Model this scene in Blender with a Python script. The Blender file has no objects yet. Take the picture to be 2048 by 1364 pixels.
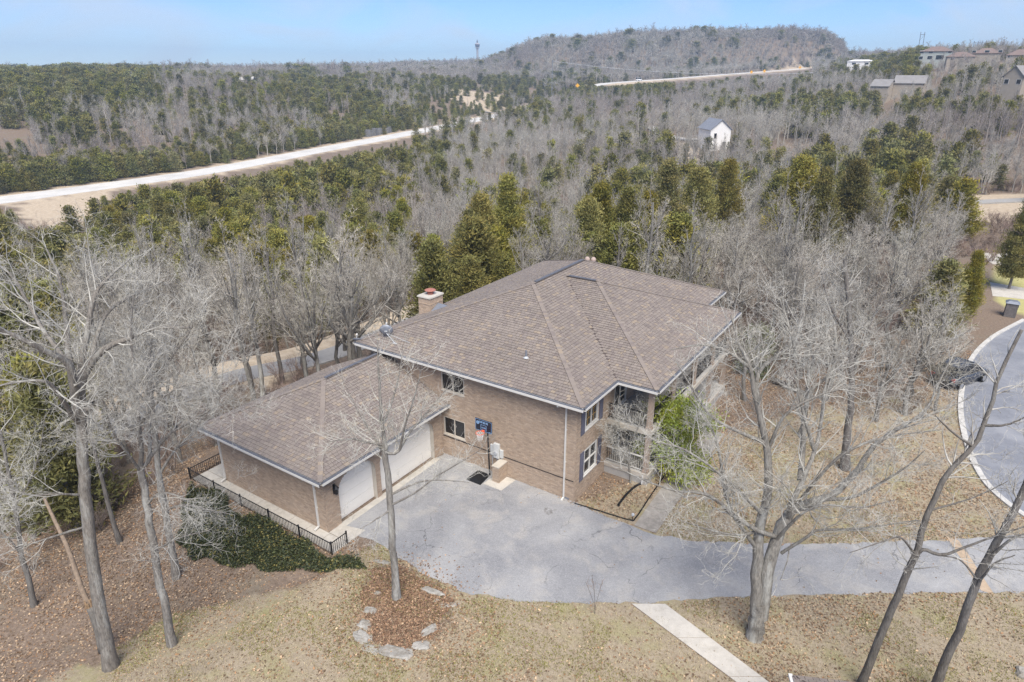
import bpy, math, random
import numpy as np
from mathutils import Vector, Matrix

# ------------------------------------------------------------------ camera, sky, sun, exposure
S = bpy.context.scene
COL = S.collection
CAM = np.array([13.06, -25.81, 21.18]); TH = math.radians(22.15); YAW = math.radians(-33.62); FPX = 1339.0
FW = np.array([math.sin(YAW)*math.cos(TH), math.cos(YAW)*math.cos(TH), -math.sin(TH)])
RT = np.array([math.cos(YAW), -math.sin(YAW), 0.0]); UP = np.cross(RT, FW)
FH = np.array([math.sin(YAW), math.cos(YAW), 0.0])
cd = bpy.data.cameras.new('camera'); cam = bpy.data.objects.new('camera', cd); COL.objects.link(cam)
cam.matrix_world = Matrix(((RT[0], UP[0], -FW[0], CAM[0]), (RT[1], UP[1], -FW[1], CAM[1]), (RT[2], UP[2], -FW[2], CAM[2]), (0, 0, 0, 1)))
cd.sensor_width = 36; cd.lens = FPX/2048*36; cd.clip_start = .3; cd.clip_end = 12000
S.camera = cam

SUN_EL, SUN_AZ = math.radians(55), math.radians(138)      # azimuth clockwise from +Y: light comes from behind and right of the camera
W = bpy.data.worlds.new('World'); S.world = W; W.use_nodes = True
nt = W.node_tree; nt.nodes.clear()
out = nt.nodes.new('ShaderNodeOutputWorld'); bg = nt.nodes.new('ShaderNodeBackground')
sky = nt.nodes.new('ShaderNodeTexSky'); sky.sky_type = 'NISHITA'; sky.sun_disc = False
sky.sun_elevation = SUN_EL; sky.sun_rotation = SUN_AZ; sky.altitude = 1500; sky.air_density = 1.0; sky.dust_density = 0.0; sky.ozone_density = 2.5
tc = nt.nodes.new('ShaderNodeTexCoord'); mp = nt.nodes.new('ShaderNodeMapping'); mp.inputs['Scale'].default_value = (3.0, 3.0, 7.0)
nz = nt.nodes.new('ShaderNodeTexNoise'); nz.inputs['Scale'].default_value = 1.6; nz.inputs['Detail'].default_value = 7; nz.inputs['Distortion'].default_value = .8
rp = nt.nodes.new('ShaderNodeMapRange'); rp.inputs[1].default_value = .42; rp.inputs[2].default_value = .68; rp.inputs[3].default_value = .0; rp.inputs[4].default_value = .62
mx = nt.nodes.new('ShaderNodeMix'); mx.data_type = 'RGBA'; mx.inputs['B'].default_value = (6.4, 7.1, 8.2, 1)
nt.links.new(tc.outputs['Generated'], mp.inputs[0]); nt.links.new(mp.outputs[0], nz.inputs['Vector']); nt.links.new(nz.outputs['Fac'], rp.inputs[0])
tn = nt.nodes.new('ShaderNodeMix'); tn.data_type = 'RGBA'; tn.blend_type = 'MULTIPLY'; tn.inputs['Factor'].default_value = 1; tn.inputs['B'].default_value = (.76, .97, 1.36, 1); nt.links.new(sky.outputs[0], tn.inputs['A'])
nt.links.new(rp.outputs[0], mx.inputs['Factor']); nt.links.new(tn.outputs['Result'], mx.inputs['A']); nt.links.new(mx.outputs['Result'], bg.inputs[0])
bg.inputs[1].default_value = .0475
nt.links.new(bg.outputs[0], out.inputs[0])
sl = bpy.data.lights.new('sun', 'SUN'); sl.energy = 2.6; sl.angle = math.radians(42); sl.color = (1, .95, .87)
sun = bpy.data.objects.new('sun', sl); COL.objects.link(sun)
sdir = Vector((math.sin(SUN_AZ)*math.cos(SUN_EL), math.cos(SUN_AZ)*math.cos(SUN_EL), math.sin(SUN_EL)))
sun.rotation_euler = sdir.to_track_quat('Z', 'Y').to_euler()
S.view_settings.view_transform = 'Standard'; S.view_settings.look = 'None'; S.view_settings.gamma = 1; S.view_settings.exposure = 1.28
S.view_settings.use_curve_mapping = False
S.render.engine = 'CYCLES'
S.cycles.max_bounces = 5; S.cycles.diffuse_bounces = 3; S.cycles.glossy_bounces = 2; S.cycles.transmission_bounces = 3; S.cycles.volume_bounces = 0; S.cycles.transparent_max_bounces = 6
S.cycles.use_denoising = True; S.cycles.denoiser = 'OPENIMAGEDENOISE'; S.cycles.denoising_input_passes = 'RGB_ALBEDO_NORMAL'; S.cycles.denoising_prefilter = 'NONE'

rng = np.random.default_rng(7); random.seed(7)

# ------------------------------------------------------------------ helpers: places
def ray(px, py): return FW*FPX + RT*(px-1024) + UP*(682-py)
def pl(px, py, ax, v):
    d = ray(px, py); return CAM + d*(v-CAM[ax])/d[ax]
def gp(px, py, z=0.0): return pl(px, py, 2, z)
def at_d(px, py, D):
    d = ray(px, py); return CAM + d*(D/math.hypot(d[0], d[1]))
def proj(P):
    d = np.asarray(P, float)-CAM; w = d@FW; w = np.where(np.abs(w) < 1e-3, 1e-3, w)
    return 1024+FPX*(d@RT)/w, 682-FPX*(d@UP)/w
def vplane(px, py, base, doff=0.0):                      # point above the base's distance (plus an offset in depth)
    dep = (np.asarray(base)-CAM)@FH + doff
    d = ray(px, py); return CAM + d*(dep/(d@FH))
def sstep(a, b, x):
    t = np.clip((x-a)/(b-a), 0, 1); return t*t*(3-2*t)

# ------------------------------------------------------------------ helpers: objects
def tag(o, label=None, cat=None, group=None, kind=None):
    if label: o['label'] = label
    if cat: o['category'] = cat
    if group: o['group'] = group
    if kind: o['kind'] = kind
    return o
def empty(name, loc, label=None, cat=None, group=None, rz=0):
    o = bpy.data.objects.new(name, None); COL.objects.link(o); o.location = Vector(loc); o.rotation_euler = (0, 0, rz); o.empty_display_size = .3
    return tag(o, label, cat, group)
def mk(V, F, name='m', tint=None, smooth=False):
    """V (n,3); F one array of quads / tris or a list of such arrays"""
    me = bpy.data.meshes.new(name); V = np.asarray(V, np.float32).reshape(-1, 3)
    Fs = F if isinstance(F, list) else [F]
    Fs = [np.asarray(f, np.int32) for f in Fs if len(f)]
    me.vertices.add(len(V)); me.vertices.foreach_set('co', V.ravel())
    tot = np.concatenate([np.full(len(f), f.shape[1], np.int32) for f in Fs]); lp = np.concatenate([f.ravel() for f in Fs])
    st = np.concatenate([[0], np.cumsum(tot)[:-1]]).astype(np.int32)
    me.loops.add(len(lp)); me.loops.foreach_set('vertex_index', lp)
    me.polygons.add(len(tot)); me.polygons.foreach_set('loop_start', st); me.polygons.foreach_set('loop_total', tot)
    me.polygons.foreach_set('use_smooth', np.full(len(tot), bool(smooth)))
    me.update(calc_edges=True)
    if tint is not None:
        a = me.attributes.new('tint', 'FLOAT_COLOR', 'FACE'); t = np.ones((len(tot), 4), np.float32); t[:, :3] = np.asarray(tint, np.float32).reshape(-1, 3) if np.ndim(tint) > 1 else np.asarray(tint)
        a.data.foreach_set('color', t.ravel())
    return me
def ob(name, me, mat, parent=None):
    o = bpy.data.objects.new(name, me); COL.objects.link(o)
    if mat is not None and len(me.materials) == 0: me.materials.append(mat)
    if parent is not None:
        o.parent = parent
        if parent.parent is None and parent.name not in LOCALS: o.matrix_parent_inverse = Matrix.Translation(-Vector(parent.location))
    return o
LOCALS = set()      # things whose parts are built round their own origin; all others are built in world coordinates
def lempty(*a, **k):
    o = empty(*a, **k); LOCALS.add(o.name); return o
class MB:
    def __init__(s): s.V = []; s.F = {}; s.T = {}; s.n = 0
    def add(s, V, F, tint=(1, 1, 1)):
        for f in F:
            s.F.setdefault(len(f), []).append([i+s.n for i in f]); s.T.setdefault(len(f), []).append(tint)
        s.V.extend([tuple(v) for v in V]); s.n += len(V); return s
    def hexa(s, c, tint=(1, 1, 1)):                       # 8 corners: bottom 4 ccw, top 4 ccw
        return s.add(c, [(3, 2, 1, 0), (4, 5, 6, 7), (0, 1, 5, 4), (1, 2, 6, 5), (2, 3, 7, 6), (3, 0, 4, 7)], tint)
    def box(s, x0, x1, y0, y1, z0, z1, tint=(1, 1, 1)):
        return s.hexa([(x0, y0, z0), (x1, y0, z0), (x1, y1, z0), (x0, y1, z0), (x0, y0, z1), (x1, y0, z1), (x1, y1, z1), (x0, y1, z1)], tint)
    def prism(s, poly, z0, z1, tint=(1, 1, 1)):            # poly in xy
        n = len(poly); V = [(p[0], p[1], z0) for p in poly]+[(p[0], p[1], z1) for p in poly]
        return s.add(V, [tuple(range(n-1, -1, -1)), tuple(range(n, 2*n))]+[(i, (i+1) % n, n+(i+1) % n, n+i) for i in range(n)], tint)
    def extr(s, poly, vec, tint=(1, 1, 1)):                # 3D polygon moved along vec
        n = len(poly); vec = np.asarray(vec); V = [tuple(np.asarray(p)) for p in poly]+[tuple(np.asarray(p)+vec) for p in poly]
        return s.add(V, [tuple(range(n-1, -1, -1)), tuple(range(n, 2*n))]+[(i, (i+1) % n, n+(i+1) % n, n+i) for i in range(n)], tint)
    def bar(s, a, b, w, h=None, up=(0, 0, 1), tint=(1, 1, 1)):
        a, b = np.asarray(a, float), np.asarray(b, float); h = h or w; d = b-a; d /= np.linalg.norm(d)
        u = np.asarray(up, float)
        if abs(d@u) > .95: u = np.array([1., 0, 0])
        sd = np.cross(d, u); sd /= np.linalg.norm(sd); u = np.cross(sd, d); x, y = sd*w/2, u*h/2
        return s.hexa([a-x-y, a+x-y, b+x-y, b-x-y, a-x+y, a+x+y, b+x+y, b-x+y], tint)
    def tube(s, pts, r, n=8, caps=True, tint=(1, 1, 1)):
        P = np.asarray(pts, float)[None]; R = np.broadcast_to(np.asarray(r, float), (len(pts),))[None]
        V, Q = tubes(P, R, n); k = len(pts)
        F = [tuple(q) for q in Q]
        if caps: F += [tuple(range(n-1, -1, -1)), tuple(range((k-1)*n, k*n))]
        return s.add(V, F, tint)
    def lathe(s, prof, c=(0, 0, 0), n=20, axis=2, tint=(1, 1, 1), caps=True):   # prof: (r, h)
        V = []
        for r, h in prof:
            for i in range(n):
                a = 2*math.pi*i/n; p = [r*math.cos(a), r*math.sin(a), h]
                if axis == 0: p = [p[2], p[0], p[1]]
                if axis == 1: p = [p[1], p[2], p[0]]
                V.append((p[0]+c[0], p[1]+c[1], p[2]+c[2]))
        F = [(j*n+i, j*n+(i+1) % n, (j+1)*n+(i+1) % n, (j+1)*n+i) for j in range(len(prof)-1) for i in range(n)]
        if caps: F += [tuple(range(n-1, -1, -1)), tuple(range((len(prof)-1)*n, len(prof)*n))]
        return s.add(V, F, tint)
    def mesh(s, name='m', smooth=False):
        Fs = []; T = []
        big = [k for k in s.F if k > 4]
        me = None
        if big:
            allF = []; allT = []
            for k in s.F: allF += s.F[k]; allT += s.T[k]
            me = bpy.data.meshes.new(name); me.from_pydata([tuple(map(float, v)) for v in s.V], [], [tuple(map(int, f)) for f in allF]); me.update()
            me.polygons.foreach_set('use_smooth', np.full(len(me.polygons), bool(smooth)))
            a = me.attributes.new('tint', 'FLOAT_COLOR', 'FACE'); t = np.ones((len(allF), 4), np.float32); t[:, :3] = allT; a.data.foreach_set('color', t.ravel())
            return me
        for k in s.F: Fs.append(np.array(s.F[k])); T += s.T[k]
        return mk(np.array(s.V, float), Fs, name, np.array(T, float), smooth)
    def build(s, name, mat, parent=None, smooth=False): return ob(name, s.mesh(name, smooth), mat, parent)

def tubes(P, R, n):
    """P (m,k,3) polylines, R (m,k) radii -> verts, quads"""
    m, k, _ = P.shape
    T = np.empty_like(P); T[:, 1:-1] = P[:, 2:]-P[:, :-2]; T[:, 0] = P[:, 1]-P[:, 0]; T[:, -1] = P[:, -1]-P[:, -2]
    T /= np.linalg.norm(T, axis=2, keepdims=True)+1e-9
    mt = T.mean(axis=1); ref = np.where(np.abs(mt[:, 2:3]) > .8, np.array([[1., 0, 0]]), np.array([[0., 0, 1.]]))[:, None, :]
    N = np.cross(T, np.broadcast_to(ref, T.shape)); N /= np.linalg.norm(N, axis=2, keepdims=True)+1e-9
    B = np.cross(T, N)
    a = np.arange(n)*2*math.pi/n
    V = P[:, :, None]+R[:, :, None, None]*(np.cos(a)[None, None, :, None]*N[:, :, None]+np.sin(a)[None, None, :, None]*B[:, :, None])
    base = (np.arange(m)*k*n)[:, None, None]; j = np.arange(k-1)[None, :, None]*n; i = np.arange(n)[None, None, :]; i2 = (i+1) % n
    F = np.stack(np.broadcast_arrays(base+j+i, base+j+i2, base+j+n+i2, base+j+n+i), axis=-1).reshape(-1, 4)
    return V.reshape(-1, 3), F
def inpoly(x, y, poly):
    x = np.asarray(x); y = np.asarray(y); r = np.zeros(x.shape, bool); n = len(poly); j = n-1
    for i in range(n):
        xi, yi = poly[i][0], poly[i][1]; xj, yj = poly[j][0], poly[j][1]
        r ^= ((yi > y) != (yj > y)) & (x < (xj-xi)*(y-yi)/((yj-yi) or 1e-9)+xi); j = i
    return r
def polydist(x, y, line):
    """distance to a polyline and the parameter along it (index units)"""
    best = np.full(np.shape(x), 1e9); par = np.zeros(np.shape(x))
    for i in range(len(line)-1):
        ax, ay = line[i][:2]; bx, by = line[i+1][:2]; dx, dy = bx-ax, by-ay
        t = np.clip(((x-ax)*dx+(y-ay)*dy)/(dx*dx+dy*dy), 0, 1); d = np.hypot(x-ax-t*dx, y-ay-t*dy)
        m = d < best; best = np.where(m, d, best); par = np.where(m, i+t, par)
    return best, par
def catmull(pts, n):
    P = np.asarray(pts, float); P = np.vstack([2*P[0]-P[1], P, 2*P[-1]-P[-2]]); m = len(P)-3
    t = np.linspace(0, m-1e-6, n); i = t.astype(int); f = (t-i)[:, None]
    a, b, c, d = P[i], P[i+1], P[i+2], P[i+3]
    return .5*((2*b)+(c-a)*f+(2*a-5*b+4*c-d)*f**2+(3*b-3*c+d-a)*f**3)

# ------------------------------------------------------------------ materials
MATS = {}
def mat(name, base, var=.15, scale=4., rough=.85, bump=0., bscale=None, tint=False, objrand=0., metal=0., spec=.3, detail=5, second=None, s2scale=.6, s2lo=.45, s2hi=.62, transl=0., bdist=.02, zs=1.):
    m = bpy.data.materials.new(name); m.use_nodes = True; t = m.node_tree; N = t.nodes; L = t.links
    bs = N['Principled BSDF']; bs.inputs['Roughness'].default_value = rough; bs.inputs['Metallic'].default_value = metal
    bs.inputs['Specular IOR Level'].default_value = spec
    geo = N.new('ShaderNodeNewGeometry'); pos = geo.outputs['Position']
    if zs != 1.:
        vm = N.new('ShaderNodeVectorMath'); vm.operation = 'MULTIPLY'; vm.inputs[1].default_value = (1, 1, zs); L.new(pos, vm.inputs[0]); pos = vm.outputs[0]
    b = np.array(base[:3])
    n1 = N.new('ShaderNodeTexNoise'); n1.inputs['Scale'].default_value = scale; n1.inputs['Detail'].default_value = detail; n1.inputs['Roughness'].default_value = .65; L.new(pos, n1.inputs['Vector'])
    r1 = N.new('ShaderNodeMapRange'); r1.inputs[1].default_value = .28; r1.inputs[2].default_value = .72; L.new(n1.outputs['Fac'], r1.inputs[0])
    mx = N.new('ShaderNodeMix'); mx.data_type = 'RGBA'; mx.inputs['A'].default_value = (*(b*(1-var)), 1); mx.inputs['B'].default_value = (*np.minimum(b*(1+var), 1), 1); L.new(r1.outputs[0], mx.inputs['Factor'])
    c = mx.outputs['Result']
    if second is not None:
        n2 = N.new('ShaderNodeTexNoise'); n2.inputs['Scale'].default_value = s2scale; n2.inputs['Detail'].default_value = 6; n2.inputs['Roughness'].default_value = .7; L.new(pos, n2.inputs['Vector'])
        r2 = N.new('ShaderNodeMapRange'); r2.inputs[1].default_value = s2lo; r2.inputs[2].default_value = s2hi; L.new(n2.outputs['Fac'], r2.inputs[0])
        m2 = N.new('ShaderNodeMix'); m2.data_type = 'RGBA'; L.new(c, m2.inputs['A']); m2.inputs['B'].default_value = (*second, 1); L.new(r2.outputs[0], m2.inputs['Factor']); c = m2.outputs['Result']
    if tint:
        at = N.new('ShaderNodeAttribute'); at.attribute_name = 'tint'
        m3 = N.new('ShaderNodeMix'); m3.data_type = 'RGBA'; m3.blend_type = 'MULTIPLY'; m3.inputs['Factor'].default_value = 1; L.new(c, m3.inputs['A']); L.new(at.outputs['Color'], m3.inputs['B']); c = m3.outputs['Result']
    if objrand:
        oi = N.new('ShaderNodeObjectInfo'); hs = N.new('ShaderNodeHueSaturation')
        for inp, lo, hi, mul in (('Value', 1-objrand, 1+objrand, 1), ('Hue', .5-.012*objrand/.3, .5+.022*objrand/.3, 7.31), ('Saturation', 1-objrand*.8, 1+objrand*.4, 13.7)):
            ml = N.new('ShaderNodeMath'); ml.operation = 'MULTIPLY'; ml.inputs[1].default_value = mul; L.new(oi.outputs['Random'], ml.inputs[0])
            fr = N.new('ShaderNodeMath'); fr.operation = 'FRACT'; L.new(ml.outputs[0], fr.inputs[0])
            mr = N.new('ShaderNodeMapRange'); mr.inputs[3].default_value = lo; mr.inputs[4].default_value = hi; L.new(fr.outputs[0], mr.inputs[0]); L.new(mr.outputs[0], hs.inputs[inp])
        L.new(c, hs.inputs['Color']); c = hs.outputs['Color']
    L.new(c, bs.inputs['Base Color'])
    if bump:
        nb = N.new('ShaderNodeTexNoise'); nb.inputs['Scale'].default_value = bscale or scale*4; nb.inputs['Detail'].default_value = 4; L.new(pos, nb.inputs['Vector'])
        bp = N.new('ShaderNodeBump'); bp.inputs['Strength'].default_value = bump; bp.inputs['Distance'].default_value = bdist; L.new(nb.outputs['Fac'], bp.inputs['Height']); L.new(bp.outputs[0], bs.inputs['Normal'])
    if transl:
        tr = N.new('ShaderNodeBsdfTranslucent'); L.new(c, tr.inputs['Color']); ms = N.new('ShaderNodeMixShader'); ms.inputs[0].default_value = transl
        L.new(bs.outputs[0], ms.inputs[1]); L.new(tr.outputs[0], ms.inputs[2]); L.new(ms.outputs[0], N['Material Output'].inputs['Surface'])
    MATS[name] = m; return m
BRICK = mat('brick', (.40, .305, .228), .10, 9, .9, .3, 60, tint=True, second=(.44, .345, .265), s2scale=.22, s2lo=.42, s2hi=.75)
MORTAR = mat('mortar', (.27, .22, .18), .12, 20, .95)
SHINGLE = mat('shingle', (.228, .193, .168), .08, .4, .95, .25, 160, tint=True)
DECK = mat('roof_deck', (.10, .08, .075), .1, 4, .95)
TRIM = mat('white_trim', (.62, .60, .56), .06, 3, .55, spec=.4)
BEIGE = mat('beige_trim', (.50, .45, .38), .07, 3, .6)
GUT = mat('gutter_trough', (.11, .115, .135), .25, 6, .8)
BLACK = mat('black_metal', (.012, .012, .014), .2, 5, .45, spec=.5)
DOORW = mat('garage_door_white', (.80, .765, .70), .03, 2, .5)
GLASS = mat('dark_glass', (.012, .013, .015), .1, 1, .08, spec=.6)
SHUT = mat('shutter_slate', (.115, .115, .15), .1, 5, .6)
CONC = mat('concrete', (.50, .465, .41), .10, 3, .9, .15, 60, second=(.36, .33, .28), s2scale=1.2, s2lo=.5, s2hi=.75)
CONCD = mat('weathered_concrete', (.33, .30, .265), .16, 3, .92, .15, 60, second=(.22, .20, .175), s2scale=.9)
GREY = mat('grey_steel', (.20, .215, .25), .12, 4, .45, metal=.2, spec=.5)
LGREY = mat('light_steel', (.46, .47, .48), .1, 4, .45, metal=.1)
BOXG = mat('utility_grey', (.56, .56, .54), .05, 4, .6)
WOODP = mat('porch_timber', (.36, .28, .22), .18, 5, .8)
PORCHF = mat('porch_floor', (.40, .38, .35), .12, 3, .85)
ORANGE = mat('rim_orange', (.75, .10, .03), .08, 4, .5)
NETW = mat('net_white', (.75, .73, .70), .05, 4, .8)
BOARDB = mat('backboard_navy', (.010, .013, .03), .2, 4, .25, spec=.5)
BOARDL = mat('backboard_print', (.20, .32, .50), .1, 8, .4)
TERRA = mat('clay_cap', (.36, .15, .115), .15, 6, .8)
PINKB = mat('roof_deck_edge', (.40, .31, .27), .1, 4, .9)
ROCK = mat('pale_limestone', (.34, .32, .285), .28, 2.5, .95, .6, 9, second=(.24, .215, .18), s2scale=3.0, bdist=.06)
ROCKD = mat('dark_ledge', (.17, .165, .165), .35, 1.2, .95, .5, 5, bdist=.2)
BARK = mat('grey_bark', (.21, .19, .165), .5, 16, .95, .8, 30, objrand=.14, second=(.38, .37, .335), s2scale=2.4, s2lo=.5, s2hi=.66, bdist=.05, zs=.22)
BARKD = mat('dark_bark', (.15, .135, .12), .4, 9, .95, .8, 30, objrand=.12, second=(.23, .22, .20), s2scale=2.2, s2lo=.52, s2hi=.7, bdist=.05, zs=.22)
SNAGB = mat('weathered_snag', (.24, .18, .13), .35, 6, .95, .6, 22)
BARKB = mat('broken_wood', (.40, .27, .16), .35, 6, .95, .6, 22)
TWIG = mat('pale_twig', (.44, .405, .345), .25, 1.5, .95, objrand=.2, second=(.235, .20, .165), s2scale=.9, s2lo=.44, s2hi=.66)
TWIGH = mat('lichen_twig', (.44, .42, .375), .3, 2.2, .95, objrand=.10, second=(.25, .22, .185), s2scale=1.3, s2lo=.5, s2hi=.7)
TWIGF = mat('far_twig', (.395, .365, .315), .16, .05, .95, objrand=.2, second=(.29, .24, .215), s2scale=.006, s2lo=.45, s2hi=.62)
TWIGHILL = mat('hill_twig', (.30, .225, .20), .2, .02, .95, objrand=.22)
BRUSH = mat('brush_twig', (.25, .185, .15), .3, .3, .95, objrand=.25)
CEDAR = mat('cedar_foliage', (.200, .200, .056), .3, 1.2, .8, tint=True, objrand=.26, transl=.18, spec=.15)
CEDARF = mat('far_cedar_foliage', (.172, .178, .060), .25, .08, .85, tint=True, objrand=.28, transl=.15, spec=.1)
MAGNOL = mat('bright_evergreen', (.26, .33, .06), .3, 3, .6, tint=True, transl=.25)
SHRUBG = mat('bluish_shrub', (.14, .175, .10), .25, 3, .8, tint=True, transl=.2)
IVY = mat('ivy', (.052, .062, .028), .3, 3, .55, tint=True, transl=.1)
LEAF = mat('dead_leaf', (.345, .262, .185), .2, 6, .9, tint=True, transl=.15)
GRASSM = mat('grass_tuft', (.22, .23, .075), .25, 5, .9, tint=True, transl=.2)
HWY = mat('highway_concrete', (.60, .575, .535), .06, .5, .9, second=(.50, .48, .45), s2scale=.08)
LANE = mat('lane_asphalt', (.34, .325, .305), .1, 1.5, .95)
STREET = mat('street_asphalt', (.20, .207, .23), .12, 3, .95, .2, 80, second=(.27, .275, .295), s2scale=.25)
KERB = mat('kerb_concrete', (.50, .48, .445), .2, 3, .9)
PATCH = mat('rusty_gravel_strip', (.42, .32, .225), .2, 6, .95)
WHITEP = mat('white_siding', (.74, .72, .69), .04, 2, .7)
SLATE = mat('slate_roof', (.22, .23, .26), .12, .8, .85)
BROWNR = mat('brown_roof', (.20, .145, .125), .12, .5, .9)
TANW = mat('tan_wall', (.36, .31, .25), .1, .5, .9)
GREENW = mat('grey_green_wall', (.40, .42, .38), .08, .5, .9)
GREYR = mat('grey_roof', (.25, .235, .225), .12, .5, .9)
TOWERM = mat('tower_concrete', (.36, .34, .34), .08, .2, .8)
TOWERD = mat('tower_dark', (.07, .06, .09), .1, .2, .5)
YELLOW = mat('sign_yellow', (.85, .42, .02), .03, 1, .5)
CARD = mat('car_paint', (.030, .036, .05), .05, 1, .22, spec=.7)
CARW = mat('white_car_paint', (.80, .80, .79), .02, 1, .3, spec=.6)
TYRE = mat('tyre', (.02, .02, .02), .1, 4, .9)
RIM = mat('wheel_rim', (.45, .45, .46), .05, 4, .35, metal=.7)
LAMPR = mat('tail_lamp', (.35, .02, .02), .05, 4, .3)
LAMPW = mat('head_lamp', (.75, .75, .72), .02, 4, .2)
PLAST = mat('black_plastic', (.012, .012, .013), .2, 8, .5)
STONEB = mat('dark_stone_pillar', (.16, .145, .14), .3, 6, .9, .5, 25)

def asphalt():
    m = bpy.data.materials.new('driveway_asphalt'); m.use_nodes = True; t = m.node_tree; N = t.nodes; L = t.links; bs = N['Principled BSDF']; bs.inputs['Roughness'].default_value = .93; bs.inputs['Specular IOR Level'].default_value = .25
    g = N.new('ShaderNodeNewGeometry'); pos = g.outputs['Position']
    def noise(sc, det=6, dist=0, ro=.6):
        n = N.new('ShaderNodeTexNoise'); n.inputs['Scale'].default_value = sc; n.inputs['Detail'].default_value = det; n.inputs['Distortion'].default_value = dist; n.inputs['Roughness'].default_value = ro; L.new(pos, n.inputs['Vector']); return n.outputs['Fac']
    def rng_(x, a, b, c=0, d=1):
        r = N.new('ShaderNodeMapRange'); r.inputs[1].default_value = a; r.inputs[2].default_value = b; r.inputs[3].default_value = c; r.inputs[4].default_value = d; L.new(x, r.inputs[0]); return r.outputs[0]
    def mix(fac, a, b, bl='MIX'):
        m_ = N.new('ShaderNodeMix'); m_.data_type = 'RGBA'; m_.blend_type = bl
        (L.new(fac, m_.inputs['Factor']) if not isinstance(fac, (int, float)) else setattr(m_.inputs['Factor'], 'default_value', fac))
        for s_, v in (('A', a), ('B', b)):
            if isinstance(v, tuple): m_.inputs[s_].default_value = (*v, 1)
            else: L.new(v, m_.inputs[s_])
        return m_.outputs['Result']
    c = mix(rng_(noise(.35, 7, .6), .33, .68), (.205, .205, .213), (.368, .36, .350))
    c = mix(rng_(noise(.8, 6, .4), .50, .72, 0, .75), c, (.42, .385, .335))
    c = mix(rng_(noise(.22, 5, .8), .52, .66, 0, .45), c, (.19, .19, .20))
    c = mix(rng_(noise(7, 5, 0, .8), .35, .7, 0, .38), c, (.17, .17, .18))
    c = mix(rng_(noise(22, 4, 0, .8), .45, .7, 0, .5), c, (.50, .495, .49))
    # fine cracks along the borders of large warped cells
    wn = N.new('ShaderNodeTexNoise'); wn.inputs['Scale'].default_value = 1.1; wn.inputs['Detail'].default_value = 4; L.new(pos, wn.inputs['Vector'])
    va = N.new('ShaderNodeVectorMath'); va.operation = 'MULTIPLY_ADD'; va.inputs[1].default_value = (1.6, 1.6, 0); L.new(wn.outputs['Color'], va.inputs[0]); L.new(pos, va.inputs[2])
    vo = N.new('ShaderNodeTexVoronoi'); vo.feature = 'DISTANCE_TO_EDGE'; vo.inputs['Scale'].default_value = .28; L.new(va.outputs[0], vo.inputs['Vector'])
    crack = rng_(vo.outputs['Distance'], .002, .007, 1, 0)
    mm = N.new('ShaderNodeMath'); mm.operation = 'MULTIPLY'; L.new(crack, mm.inputs[0]); L.new(rng_(noise(.5, 3), .45, .6, 0, .75), mm.inputs[1])
    c = mix(mm.outputs[0], c, (.10, .10, .105))
    # oil stain of its own shape near the corner of the house
    p1 = N.new('ShaderNodeVectorMath'); p1.operation = 'DISTANCE'; st = gp(1100, 1022); p1.inputs[1].default_value = (st[0], st[1], 0.02); L.new(pos, p1.inputs[0])
    ad = N.new('ShaderNodeMath'); ad.operation = 'MULTIPLY_ADD'; ad.inputs[1].default_value = 1.4; L.new(noise(3.2, 5), ad.inputs[0]); L.new(p1.outputs['Value'], ad.inputs[2])
    c = mix(rng_(ad.outputs[0], .72, .95, .6, 0), c, (.10, .085, .07))
    L.new(c, bs.inputs['Base Color'])
    bp = N.new('ShaderNodeBump'); bp.inputs['Strength'].default_value = .3; bp.inputs['Distance'].default_value = .01; L.new(noise(90, 3), bp.inputs['Height']); L.new(bp.outputs[0], bs.inputs['Normal'])
    return m
ASPH = asphalt()

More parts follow.
